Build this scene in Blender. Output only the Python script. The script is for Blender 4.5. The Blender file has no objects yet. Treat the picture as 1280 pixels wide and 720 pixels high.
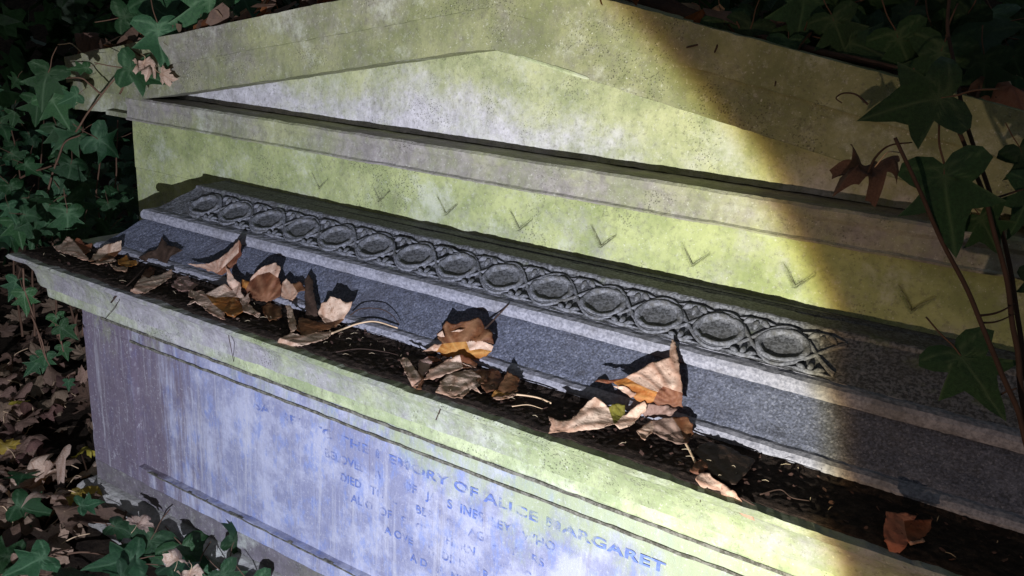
import bpy, bmesh, math, random
from mathutils import Vector, Matrix, Euler, noise
random.seed(7)
S = bpy.context.scene
COL = S.collection
PI = math.pi
# ------------------------------------------------------------------ camera frame
FPX = 1100.0
R = Matrix(((0.836599, -0.207421, 0.507030), (0.544954, 0.220623, -0.808919), (0.055932, 0.953047, 0.297612)))
CAM = Vector((0, 0, 0.511))
GZ = -0.57                      # ground level (the ledge of the tomb is z = 0)
TORCH = Vector((-0.04, -0.35, 0.015))

def ray(px, py):
    return (R @ Vector((px - 640, 360 - py, -FPX))).normalized()
def at(px, py, D):              # a point D metres in front of the camera
    return CAM + R @ Vector(((px - 640) / FPX * D, (360 - py) / FPX * D, -D))
def onY(px, py, y):
    r = ray(px, py); return CAM + r * (y / r.y)
def onZ(px, py, z):
    r = ray(px, py); return CAM + r * ((z - CAM.z) / r.z)
# front profile of the tomb above the ledge, as (y, z)
PROF = [(0.895, -0.05), (0.90, 0.004), (1.016, 0.006), (1.012, 0.014), (1.024, 0.020), (1.083, 0.066), (1.095, 0.086),
        (1.10, 0.088), (1.172, 0.1245), (1.176, 0.1325), (1.25, 0.1325), (1.25, 0.229), (1.23, 0.229), (1.23, 0.282)]
def surf(px, py, g=0.0):        # where the pixel meets the tomb, lifted g cm off it
    r = ray(px, py); k = r.z / r.y; best = None
    for (y0, z0), (y1, z1) in zip(PROF, PROF[1:]):
        f0 = z0 - (CAM.z + k * y0); f1 = z1 - (CAM.z + k * y1)
        if f0 * f1 <= 0 and f0 != f1:
            t = f0 / (f0 - f1); y = y0 + t * (y1 - y0)
            if best is None or y < best: best = y
    if best is None: best = 0.93
    return CAM + r * (best / r.y) - r * (g * 0.01 + 0.002)
def nz(p, s, o=0.0):
    return noise.noise(Vector((p[0] * s + o, p[1] * s + o * 1.7, p[2] * s - o)))

# ------------------------------------------------------------------ object helpers
def tag(o, label=None, cat=None, group=None, kind=None):
    if label: o['label'] = label
    if cat: o['category'] = cat
    if group: o['group'] = group
    if kind: o['kind'] = kind
    return o
ORG = {}
def empty(name, loc, label=None, cat=None, group=None):
    o = bpy.data.objects.new(name, None); COL.objects.link(o)
    o.location = loc; o.empty_display_size = 0.05
    ORG[o.name] = Vector(loc)
    return tag(o, label, cat, group)
def obj(name, bm, mats, parent=None, smooth=False, origin=None):
    """links a bmesh given in world coordinates; its origin is its parent's (or origin)"""
    org = ORG[parent.name] if parent else Vector(origin or (0, 0, 0))
    bmesh.ops.translate(bm, vec=-org, verts=bm.verts)
    bmesh.ops.recalc_face_normals(bm, faces=bm.faces)
    me = bpy.data.meshes.new(name); bm.to_mesh(me); bm.free()
    for m in (mats if isinstance(mats, (list, tuple)) else [mats]): me.materials.append(m)
    if smooth:
        for p in me.polygons: p.use_smooth = True
    o = bpy.data.objects.new(name, me); COL.objects.link(o)
    if parent: o.parent = parent
    else: o.location = org
    ORG[o.name] = org
    return o
def inst(name, me, M, parent=None):
    o = bpy.data.objects.new(name, me); COL.objects.link(o)
    if parent:
        o.parent = parent; M = Matrix.Translation(-ORG[parent.name]) @ M
    o.matrix_local = M
    return o
def tube(bm, pts, rads, seg=6, caps=True):
    pts = [Vector(p) for p in pts]
    if not isinstance(rads, (list, tuple)): rads = [rads] * len(pts)
    loops = []; up = Vector((0.3, 0.1, 0.95))
    for i, p in enumerate(pts):
        d = (pts[min(i + 1, len(pts) - 1)] - pts[max(i - 1, 0)])
        if d.length < 1e-9: d = Vector((0, 0, 1))
        d.normalize(); a = d.cross(up)
        if a.length < 1e-4: a = d.cross(Vector((1, 0, 0)))
        a.normalize(); b = a.cross(d); up = b
        loops.append([bm.verts.new(p + (a * math.cos(2 * PI * k / seg) + b * math.sin(2 * PI * k / seg)) * rads[i]) for k in range(seg)])
    for A, B in zip(loops, loops[1:]):
        for k in range(seg): bm.faces.new((A[k], A[(k + 1) % seg], B[(k + 1) % seg], B[k]))
    if caps:
        bm.faces.new(loops[0][::-1]); bm.faces.new(loops[-1])
def curve_pts(ctrl, n=8):       # Catmull-Rom through control points
    c = [Vector(p) for p in ctrl]; c = [c[0] * 2 - c[1]] + c + [c[-1] * 2 - c[-2]]
    out = []
    for i in range(1, len(c) - 2):
        p0, p1, p2, p3 = c[i - 1:i + 3]
        for k in range(n):
            t = k / n
            out.append(0.5 * ((2 * p1) + (p2 - p0) * t + (2 * p0 - 5 * p1 + 4 * p2 - p3) * t * t + (3 * p1 - p0 - 3 * p2 + p3) * t ** 3))
    out.append(c[-2]); return out
def wob(p, amp, s=30.0, o=0.0):
    return Vector((nz(p, s, o), nz(p, s, o + 31), nz(p, s, o + 67))) * amp
def loft(bm, xl, xr, yf, yb, prof, n=220, jag=0.0010, sx=1.0, s=32.0, chips=0.0):
    """a profile of (outward offset, z) swept round a rectangle with mitred corners"""
    loops = []; m = 24
    for j, (o, z) in enumerate(prof):
        a, b = Vector((xl - o * sx, yf - o, z)), Vector((xr + o * sx, yf - o, z))
        c, d = Vector((xr + o * sx, yb + o, z)), Vector((xl - o * sx, yb + o, z))
        L = []
        for p, q, k in ((a, b, n), (b, c, m), (c, d, m), (d, a, m)):
            for i in range(k): L.append(p.lerp(q, i / k))
        vs = []
        for p in L:
            w = wob(p, jag, s) + wob(p, jag * 0.8, s * 3.3, 9)
            if chips:
                h = nz((p.x, 0, z), 16, 5); h = max(0, h - 0.32) * 3.2
                w += Vector((0, h * chips, -h * chips * 0.7))
            vs.append(bm.verts.new(p + w))
        loops.append(vs)
    for A, B in zip(loops, loops[1:]):
        k = len(A)
        for i in range(k): bm.faces.new((A[i], A[(i + 1) % k], B[(i + 1) % k], B[i]))
    bm.faces.new(loops[0]); bm.faces.new(loops[-1][::-1])
def prism(bm, poly, y0, y1, n=None, jag=0.0):
    """polygon of (x, z) extruded from y0 to y1; long edges resampled every 12 mm"""
    P = []
    for (ax, az), (bx, bz) in zip(poly, poly[1:] + poly[:1]):
        L = math.hypot(bx - ax, bz - az); k = max(1, int(L / 0.012)) if jag else 1
        for i in range(k): P.append((ax + (bx - ax) * i / k, az + (bz - az) * i / k))
    F = []; B = []
    for x, z in P:
        p = Vector((x, y0, z)); F.append(bm.verts.new(p + (wob(p, jag, 35) + wob(p, jag * .7, 120, 4)) if jag else p))
        B.append(bm.verts.new((x, y1, z)))
    k = len(P)
    for i in range(k): bm.faces.new((F[i], F[(i + 1) % k], B[(i + 1) % k], B[i]))
    f = bm.faces.new(F); b = bm.faces.new(B[::-1])
    bmesh.ops.triangulate(bm, faces=[f, b])
def box(bm, x0, x1, y0, y1, z0, z1):
    prism(bm, [(x0, z0), (x1, z0), (x1, z1), (x0, z1)], y0, y1)

# ------------------------------------------------------------------ materials
class NT:
    def __init__(s, name):
        s.m = bpy.data.materials.new(name); s.m.use_nodes = True
        s.t = s.m.node_tree; s.n = s.t.nodes; s.l = s.t.links
        s.n.clear()
        s.out = s.n.new('ShaderNodeOutputMaterial'); s.b = s.n.new('ShaderNodeBsdfPrincipled')
        s.l.new(s.b.outputs[0], s.out.inputs[0])
        s.tc = s.n.new('ShaderNodeTexCoord').outputs['Object']
    def new(s, k, **a):
        x = s.n.new(k)
        for q, v in a.items(): setattr(x, q, v)
        return x
    def link(s, a, b): s.l.new(a, b)
    def map(s, scale=(1, 1, 1), loc=(0, 0, 0)):
        m = s.new('ShaderNodeMapping'); m.inputs['Scale'].default_value = scale; m.inputs['Location'].default_value = loc
        s.link(s.tc, m.inputs['Vector']); return m.outputs[0]
    def noise(s, scale, detail=6, rough=0.6, vec=None, dist=0.0):
        x = s.new('ShaderNodeTexNoise'); x.inputs['Scale'].default_value = scale; x.inputs['Detail'].default_value = detail
        x.inputs['Roughness'].default_value = rough; x.inputs['Distortion'].default_value = dist
        s.link(vec or s.tc, x.inputs['Vector']); return x.outputs['Fac']
    def vor(s, scale, vec=None):
        x = s.new('ShaderNodeTexVoronoi'); x.inputs['Scale'].default_value = scale; s.link(vec or s.tc, x.inputs['Vector']); return x
    def ramp(s, v, lo, hi, a=0.0, b=1.0):
        x = s.new('ShaderNodeMapRange'); x.inputs[1].default_value = lo; x.inputs[2].default_value = hi
        x.inputs[3].default_value = a; x.inputs[4].default_value = b; x.interpolation_type = 'SMOOTHSTEP'
        s.link(v, x.inputs[0]); return x.outputs[0]
    def lin(s, v, lo, hi, a=0.0, b=1.0):
        x = s.new('ShaderNodeMapRange'); x.inputs[1].default_value = lo; x.inputs[2].default_value = hi
        x.inputs[3].default_value = a; x.inputs[4].default_value = b
        s.link(v, x.inputs[0]); return x.outputs[0]
    def math(s, op, a, b=None):
        x = s.new('ShaderNodeMath', operation=op)
        for i, v in enumerate((a, b)):
            if v is None: continue
            if isinstance(v, (int, float)): x.inputs[i].default_value = v
            else: s.link(v, x.inputs[i])
        return x.outputs[0]
    def mix(s, f, a, b, mode='MIX'):
        x = s.new('ShaderNodeMix', data_type='RGBA', blend_type=mode)
        for i, v in ((0, f), (6, a), (7, b)):
            if isinstance(v, (int, float)): x.inputs[i].default_value = v
            elif isinstance(v, tuple): x.inputs[i].default_value = (*v, 1)
            else: s.link(v, x.inputs[i])
        return x.outputs[2]
    def xyz(s):
        x = s.new('ShaderNodeSeparateXYZ'); s.link(s.tc, x.inputs[0]); return x.outputs
    def bump(s, h, strength=0.5, dist=0.002, prev=None):
        x = s.new('ShaderNodeBump'); x.inputs['Strength'].default_value = strength; x.inputs['Distance'].default_value = dist
        s.link(h, x.inputs['Height'])
        if prev: s.link(prev, x.inputs['Normal'])
        return x.outputs[0]
    def done(s, col, rough=0.85, nrm=None, spec=0.25):
        if isinstance(col, tuple): s.b.inputs['Base Color'].default_value = (*col, 1)
        else: s.link(col, s.b.inputs['Base Color'])
        if isinstance(rough, float): s.b.inputs['Roughness'].default_value = rough
        else: s.link(rough, s.b.inputs['Roughness'])
        s.b.inputs['Specular IOR Level'].default_value = spec
        if nrm: s.link(nrm, s.b.inputs['Normal'])
        return s.m

def stone(name, bias, grey=(.33, .31, .35), green=(.335, .375, .185), off=0.0, zgrad=None, xgrad=None, dark=(.085, .08, .065)):
    """weathered limestone under green algae; bias moves the share of algae, zgrad/xgrad = (lo, hi, amount) where it grows"""
    t = NT(name); v = t.map(loc=(off, off * .7, off * .3))
    f = t.noise(3.2, 5, .62, v, .4); f2 = t.noise(17, 6, .68, v); f3 = t.noise(85, 5, .7, v)
    a = t.math('ADD', t.math('MULTIPLY', f, 1.0), t.math('MULTIPLY', f2, .55)); a = t.math('ADD', a, t.math('MULTIPLY', f3, .28))
    a = t.math('ADD', a, bias)
    x, y, z = t.xyz()
    if zgrad: a = t.math('ADD', a, t.lin(z, zgrad[0], zgrad[1], 0, zgrad[2]))
    if xgrad: a = t.math('ADD', a, t.lin(x, xgrad[0], xgrad[1], 0, xgrad[2]))
    alg = t.ramp(a, .78, 1.16)
    base = t.mix(t.ramp(t.noise(40, 5, .7, v), .35, .7), tuple(c * .80 for c in grey), tuple(min(1, c * 1.18) for c in grey))
    gcol = t.mix(t.ramp(t.noise(11, 5, .7, v), .35, .68), tuple(c * .72 for c in green), (green[0] * 1.22, green[1] * 1.14, green[2] * 1.25))
    c = t.mix(alg, base, gcol)
    pits = t.vor(260, t.map(loc=(off + 2, 1, 0)))
    pit = t.math('MULTIPLY', t.ramp(pits.outputs['Distance'], .34, .16), t.ramp(t.noise(9, 4, .7, v), .50, .66))
    c = t.mix(t.math('MULTIPLY', pit, .6), c, dark)
    c = t.mix(t.math('MULTIPLY', t.ramp(t.noise(120, 6, .8, v), .50, .66), .5), c, tuple(d * 1.6 for d in dark))
    c = t.mix(t.math('MULTIPLY', t.ramp(t.noise(70, 7, .8, t.map(loc=(off, 7, 3))), .55, .70), .45), c, (.50, .50, .47))
    soil = t.math('MULTIPLY', t.ramp(t.noise(6.5, 8, .78, t.map(scale=(1, 1, .6), loc=(off, 3, 1))), .54, .74), .55)
    c = t.mix(soil, c, tuple(d * 1.5 for d in dark))
    sp = t.ramp(t.noise(230, 3, .6, v), .62, .74)
    c = t.mix(t.math('MULTIPLY', sp, .5), c, (.62, .62, .56))
    c = t.mix(t.math('MULTIPLY', t.ramp(t.noise(8, 7, .78, t.map(loc=(off * .5, 2, 9))), .51, .70), .62), c, (.52, .53, .47))
    c = t.mix(t.math('MULTIPLY', t.ramp(t.noise(1, 6, .7, t.map(scale=(34, 34, 5), loc=(off, 0, 0))), .56, .74), .30), c, (.16, .16, .10))
    h = t.math('SUBTRACT', t.math('ADD', t.noise(60, 8, .72, v), t.math('MULTIPLY', f2, .8)), t.math('MULTIPLY', pit, .8))
    n = t.bump(h, .75, .0035)
    return t.done(c, .9, n, .2)
M = {}
M['head'] = stone('algae_stone', .18, green=(.325, .375, .165), zgrad=(.60, .80, .12), off=1.3)
M['tymp'] = stone('tympanum_stone', -.04, grey=(.52, .50, .55), green=(.36, .395, .215), zgrad=(.89, 1.04, .50), off=4.0, xgrad=(-.1, .6, .18))
M['raking'] = stone('raking_stone', .06, grey=(.235, .215, .21), green=(.235, .255, .13), off=7.7, xgrad=(-.9, .3, .15))
M['fascia'] = stone('fascia_stone', .06, grey=(.27, .245, .245), green=(.29, .315, .165), off=9.2)
M['cornice'] = stone('cornice_stone', -.05, grey=(.31, .29, .32), green=(.30, .35, .185), off=12.0, xgrad=(-.7, .6, .22))
M['band'] = stone('cornice_band_stone', .10, grey=(.38, .36, .38), green=(.36, .42, .23), off=13.0, xgrad=(-.7, .6, .30))
M['stain'] = stone('stained_plinth_stone', -.30, grey=(.155, .135, .155), green=(.20, .20, .13), off=17.0, xgrad=(-.6, .2, .40))
M['plinth'] = stone('plinth_stone', -.22, grey=(.32, .30, .29), green=(.24, .27, .12), off=15.0)

def panel_mat(name, frame=False):
    t = NT(name); x, y, z = t.xyz()
    st = t.noise(1, 6, .66, t.map(scale=(26, 26, 2.2))); st2 = t.noise(1, 7, .7, t.map(scale=(70, 70, 9), loc=(3, 0, 0)))
    cl = t.noise(12, 6, .7)
    base = t.mix(t.ramp(cl, .40, .62), (.235, .24, .355), (.405, .41, .525))
    blue = t.ramp(t.noise(1, 6, .75, t.map(scale=(48, 48, 22), loc=(5, 2, 1))), .50, .64)
    base = t.mix(t.math('MULTIPLY', blue, .6), base, (.19, .25, .52))
    left = t.lin(x, -.90, -.36, .40, -.03)
    dirt = t.ramp(t.math('ADD', t.math('ADD', t.math('MULTIPLY', st, .75), t.math('MULTIPLY', st2, .35)), left), .60, .84)
    c = t.mix(t.math('MULTIPLY', dirt, .85), base, (.13, .095, .12))
    c = t.mix(t.math('MULTIPLY', t.ramp(t.noise(1, 6, .7, t.map(scale=(60, 60, 2.6), loc=(6, 2, 5))), .54, .66), .5), c, (.47, .46, .51))
    c = t.mix(t.math('MULTIPLY', t.ramp(t.noise(1, 6, .7, t.map(scale=(44, 44, 2.0), loc=(9, 4, 1))), .56, .68), .5), c, (.16, .135, .16))
    c = t.mix(t.math('MULTIPLY', t.ramp(t.noise(1, 7, .8, t.map(scale=(95, 95, 30), loc=(1, 7, 2))), .55, .70), .42), c, (.55, .54, .60))
    gr = t.math('ADD', t.lin(x, -.5, .9, -.16, .26), t.lin(z, .25, .42, -.10, .22)); gr = t.math('ADD', gr, t.noise(14, 7, .75, t.map(scale=(1, 1, .5), loc=(8, 1, 0))))
    if frame: gr = t.math('ADD', gr, .03)
    c = t.mix(t.math('MULTIPLY', t.ramp(gr, .60, .86), .8), c, (.34, .38, .20))
    fl = t.ramp(t.noise(210, 4, .7), .57, .68)
    c = t.mix(t.math('MULTIPLY', fl, .40), c, (.56, .56, .60))
    h = t.math('ADD', t.noise(75, 8, .75), t.math('MULTIPLY', st2, .5))
    return t.done(c, .88, t.bump(h, .8, .003), .2)
M['panel'] = panel_mat('inscription_stone'); M['die'] = panel_mat('die_stone', True)

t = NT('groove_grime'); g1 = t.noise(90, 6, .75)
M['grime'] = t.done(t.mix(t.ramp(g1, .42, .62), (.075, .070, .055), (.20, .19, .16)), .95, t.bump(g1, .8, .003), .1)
t = NT('chevron_shade'); M['groove_shade'] = t.done(t.mix(t.ramp(t.noise(120, 5, .75), .36, .62), (.10, .10, .055), (.26, .28, .16)), .95)  # dark colour standing in for shade in the cut chevrons
t = NT('blue_lettering'); w = t.noise(70, 6, .75)
t.done(t.mix(t.ramp(t.noise(120, 4, .7), .35, .7), (.105, .15, .41), (.20, .265, .55)), .8)
tr = t.new('ShaderNodeBsdfTransparent'); mx = t.new('ShaderNodeMixShader')
t.link(t.ramp(t.math('ADD', w, t.math('MULTIPLY', t.math('SUBTRACT', t.noise(9, 3, .6), .5), 1.05)), .41, .70), mx.inputs[0]); t.link(tr.outputs[0], mx.inputs[1]); t.link(t.b.outputs[0], mx.inputs[2]); t.link(mx.outputs[0], t.out.inputs[0])
M['letter'] = t.m

t = NT('grey_granite'); g1 = t.noise(300, 4, .62); g2 = t.vor(430).outputs['Color']; gv = t.new('ShaderNodeSeparateColor'); t.link(g2, gv.inputs[0])
c = t.mix(t.ramp(g1, .36, .64), (.046, .050, .068), (.108, .116, .166)); c = t.mix(t.ramp(gv.outputs[0], .84, .94, 0, .28), c, (.34, .35, .44))
c = t.mix(t.ramp(t.noise(7, 6, .7), .42, .72, 0, .5), c, (.045, .04, .045)); c = t.mix(t.ramp(t.noise(30, 7, .8, t.map(loc=(2, 9, 4))), .54, .70, 0, .6), c, (.03, .028, .03)); c = t.mix(t.ramp(t.noise(11, 7, .75, t.map(loc=(7, 2, 1))), .52, .72, 0, .35), c, (.22, .23, .30))
M['granite'] = t.done(c, .75, t.bump(t.math('ADD', g1, t.noise(40, 6, .7)), .6, .0022), .35)
t = NT('lit_worn_roll_granite'); g1 = t.noise(200, 4, .65)  # roll granite toned paler for light on steep faces, smoother from wear
c = t.mix(t.ramp(g1, .34, .66), (.15, .15, .185), (.29, .285, .335)); c = t.mix(t.ramp(t.noise(14, 6, .7), .48, .72, 0, .6), c, (.09, .085, .09))
M['roll'] = t.done(c, .8, t.bump(t.noise(70, 6, .7), .5, .002), .3)
t = NT('carved_granite'); g1 = t.noise(240, 3, .6)
c = t.mix(t.ramp(g1, .38, .62), (.045, .046, .053), (.15, .152, .175)); c = t.mix(t.ramp(t.noise(28, 6, .7), .42, .7, 0, .6), c, (.055, .052, .05))
c = t.mix(t.ramp(t.noise(18, 5, .7, t.map(loc=(4, 4, 4))), .56, .72, 0, .3), c, (.16, .20, .08))
M['carved'] = t.done(c, .7, t.bump(t.math('ADD', g1, t.noise(55, 6, .7)), .55, .002), .4)

t = NT('worn_carved_granite'); g1 = t.noise(240, 4, .62)
c = t.mix(t.ramp(g1, .36, .64), (.078, .080, .095), (.185, .187, .220)); c = t.mix(t.ramp(t.noise(35, 6, .75), .46, .66, 0, .75), c, (.07, .066, .06))
M['worn'] = t.done(c, .75, t.bump(t.math('ADD', g1, t.noise(60, 6, .7)), .6, .002), .35)
t = NT('leaf_mould'); g1 = t.noise(90, 8, .8)
M['mould'] = t.done(t.mix(t.ramp(g1, .4, .7), (.020, .0135, .0115), (.075, .050, .040)), .95, t.bump(g1, 1.0, .006), .15)
t = NT('dry_needle'); M['needle'] = t.done(t.mix(t.noise(9, 3), (.22, .15, .09), (.60, .50, .36)), .6)
t = NT('twig_bark'); M['twig'] = t.done(t.mix(t.noise(60, 5), (.02, .011, .009), (.07, .04, .03)), .8, t.bump(t.noise(150, 5), .6, .001))
t = NT('ivy_stem_bark'); M['stem'] = t.done(t.mix(t.noise(60, 5), (.05, .025, .017), (.15, .085, .055)), .75, t.bump(t.noise(200, 5), .6, .001))
t = NT('pale_stalk'); M['stalk'] = t.done(t.mix(t.noise(60, 5), (.42, .27, .17), (.62, .46, .30)), .6)

def leaf_mat(name, cols, trans, tf=.45, veins=True, rough=.62, vs=.75, jitter=.35):
    t = NT(name); n1 = t.noise(24, 6, .7); n2 = t.noise(110, 5, .7)
    c = t.mix(t.ramp(n1, .34, .66), cols[0], cols[1])
    c = t.mix(t.ramp(t.noise(48, 6, .75, t.map(loc=(3, 1, 7))), .55, .68, 0, .85), c, cols[2])
    c = t.mix(t.ramp(t.noise(260, 3, .6), .60, .68, 0, .6), c, tuple(x * .5 for x in cols[2]))
    at_ = t.new('ShaderNodeAttribute'); at_.attribute_name = 'vein'
    c = t.mix(t.math('MULTIPLY', at_.outputs['Fac'], vs), c, cols[3])
    ae = t.new('ShaderNodeAttribute'); ae.attribute_name = 'edge'
    c = t.mix(t.math('MULTIPLY', ae.outputs['Fac'], .6), c, cols[2])
    oi = t.new('ShaderNodeObjectInfo'); hs = t.new('ShaderNodeHueSaturation')
    t.link(t.lin(oi.outputs['Random'], 0, 1, 1 - jitter, 1 + jitter), hs.inputs['Value']); t.link(t.lin(t.math('FRACT', t.math('MULTIPLY', oi.outputs['Random'], 7.3)), 0, 1, .5 - jitter * .05, .5 + jitter * .05), hs.inputs['Hue'])
    t.link(c, hs.inputs['Color']); c = hs.outputs['Color']
    t.done(c, rough, t.bump(t.math('ADD', t.math('ADD', n1, n2), t.math('MULTIPLY', at_.outputs['Fac'], .4)), .7, .0022), .3)
    tl = t.new('ShaderNodeBsdfTranslucent'); tl.inputs['Color'].default_value = (*trans, 1)
    mx = t.new('ShaderNodeMixShader'); mx.inputs[0].default_value = tf
    t.link(t.b.outputs[0], mx.inputs[1]); t.link(tl.outputs[0], mx.inputs[2]); t.link(mx.outputs[0], t.out.inputs[0])
    return t.m
M['pale'] = leaf_mat('pale_leaf_underside', ((.50, .34, .26), (.72, .55, .44), (.30, .16, .10), (.30, .15, .095)), (.75, .40, .15), .22, jitter=.12)
M['amber'] = leaf_mat('amber_leaf_face', ((.34, .12, .025), (.46, .21, .045), (.17, .055, .02), (.52, .30, .10)), (.85, .38, .05), .42, jitter=.15)
M['brown'] = leaf_mat('brown_shaded_leaf_face', ((.10, .035, .018), (.20, .07, .028), (.07, .03, .02), (.3, .15, .08)), (.50, .16, .05), .35, jitter=.2)  # brown leaf faces, also darkened to stand for facets in shade
M['olive'] = leaf_mat('olive_leaf_face', ((.15, .14, .025), (.26, .22, .04), (.10, .08, .02), (.3, .27, .1)), (.45, .40, .05), .4, jitter=.1)
M['rust'] = leaf_mat('rust_leaf_face', ((.40, .16, .09), (.50, .24, .14), (.26, .09, .05), (.3, .12, .07)), (.6, .22, .09), .3, jitter=.2)
M['mauve'] = leaf_mat('grey_pink_leaf_face', ((.30, .19, .155), (.46, .32, .27), (.17, .10, .08), (.24, .14, .11)), (.5, .25, .12), .2)
M['black'] = leaf_mat('painted_shadow_face', ((.030, .018, .014), (.055, .030, .020), (.018, .012, .010), (.07, .04, .03)), (.12, .05, .02), .1, jitter=.1)  # near-black colour for cast shadows modelled as leaf-like patches
M['tan'] = leaf_mat('tan_ground_leaf', ((.22, .135, .10), (.37, .25, .185), (.11, .065, .05), (.30, .2, .14)), (.35, .2, .1), .25)
M['umber'] = leaf_mat('umber_ground_leaf', ((.085, .048, .038), (.15, .085, .065), (.045, .03, .025), (.17, .1, .07)), (.2, .1, .05), .2)
M['yellow'] = leaf_mat('yellow_ground_leaf', ((.36, .28, .035), (.46, .36, .06), (.25, .15, .04), (.5, .42, .14)), (.6, .45, .05), .35)
M['ivy'] = leaf_mat('ivy_green', ((.013, .045, .018), (.026, .078, .028), (.024, .055, .028), (.09, .16, .085)), (.06, .20, .03), .12, rough=.36)
M['ivydark'] = leaf_mat('ivy_dark_green', ((.012, .034, .013), (.021, .058, .021), (.026, .042, .022), (.065, .105, .05)), (.03, .09, .02), .10, rough=.42)

t = NT('woodland_soil'); g1 = t.noise(30, 8, .8)
M['soil'] = t.done(t.mix(t.ramp(g1, .35, .7), (.016, .011, .009), (.06, .042, .03)), .95, t.bump(g1, 1, .02), .1)

# ------------------------------------------------------------------ the setting
bm = bmesh.new()
def gz(x, y):
    far = max(0, min(1, (math.hypot(x, y - 1) - 9) / 8))  # far ground raised as an added bank to hide the sky glow
    return GZ + 4.5 * far * far * (3 - 2 * far) + 0.02 * nz((x, y, 0), 1.7) + 0.012 * nz((x, y, 0), 6)
xs = [-400, -120, -40, -22, -16, -12, -9, -7.5] + [-6 + .12 * i for i in range(101)] + [7.5, 9, 12, 16, 22, 40, 120, 400]
ys = [-400, -120, -40, -22, -16, -12, -8, -5] + [-2 + .12 * i for i in range(76)] + [8.5, 10, 12, 14, 17, 22, 40, 120, 400]
G = [[bm.verts.new((x, y, gz(x, y))) for y in ys] for x in xs]
for i in range(len(xs) - 1):
    for j in range(len(ys) - 1): bm.faces.new((G[i][j], G[i + 1][j], G[i + 1][j + 1], G[i][j + 1]))
tag(obj('ground', bm, M['soil'], smooth=True), kind='structure')

# ------------------------------------------------------------------ the tomb
XC = -0.745
tomb = empty('stone_tomb', (XC, 1.10, GZ), 'weathered stone tomb with carved band, inscribed front and green algae pediment behind', 'tomb')
DL, DR, DF, DB = -1.645, 0.155, 0.972, 1.46
bm = bmesh.new(); loft(bm, DL, DR, DF, DB, [(.066, GZ - .05), (.066, -.562), (.058, -.557), (.03, -.5565)], jag=.0015)
obj('foundation_slab', bm, M['plinth'], tomb)
bm = bmesh.new(); loft(bm, DL, DR, DF, DB, [(.034, GZ - .03), (.034, -.532), (.031, -.521), (.022, -.511), (.012, -.5065), (-.01, -.5045)], jag=.0012)
obj('plinth_moulding', bm, M['plinth'], tomb)
# die: frame rails round a recessed inscription panel
PX0, PX1, PZ0, PZ1 = -1.49, 0.0, -.425, -.146
bm = bmesh.new()
loft(bm, DL, DR, DF + .012, DB, [(.0005, -.505), (.0005, -.0955)], n=60, jag=.0012)
die = obj('die', bm, M['panel'], tomb)
bm = bmesh.new()
def rail(x0, x1, z0, z1):
    nx = max(2, int((x1 - x0) / .01)); nz_ = max(2, int((z1 - z0) / .01))
    g = []
    for i in range(nx + 1):
        col = []
        for j in range(nz_ + 1):
            p = Vector((x0 + (x1 - x0) * i / nx, DF, z0 + (z1 - z0) * j / nz_)); p += wob(p, .0014, 28) + Vector((0, -.003, 0)); col.append(bm.verts.new(p))
        g.append(col)
    for i in range(nx):
        for j in range(nz_): bm.faces.new((g[i][j], g[i + 1][j], g[i + 1][j + 1], g[i][j + 1]))
    per = [g[i][0] for i in range(nx + 1)] + [g[nx][j] for j in range(1, nz_ + 1)] + [g[i][nz_] for i in range(nx - 1, -1, -1)] + [g[0][j] for j in range(nz_ - 1, 0, -1)]
    bk = [bm.verts.new((v.co.x, DF + .0112, v.co.z)) for v in per]
    for i in range(len(per)): bm.faces.new((per[i], per[(i + 1) % len(per)], bk[(i + 1) % len(per)], bk[i]))
rail(DL + .001, DR, PZ1, -.0965); rail(DL + .001, DR, -.4590, PZ0); rail(DL + .001, PX0, PZ0 + .0005, PZ1 - .0005); rail(PX1, DR, PZ0 + .0005, PZ1 - .0005)
obj('panel_frame', bm, M['die'], tomb)
bm = bmesh.new(); rail(DL + .001, DR, -.5035, -.4595)
obj('base_course', bm, M['stain'], tomb)
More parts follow.
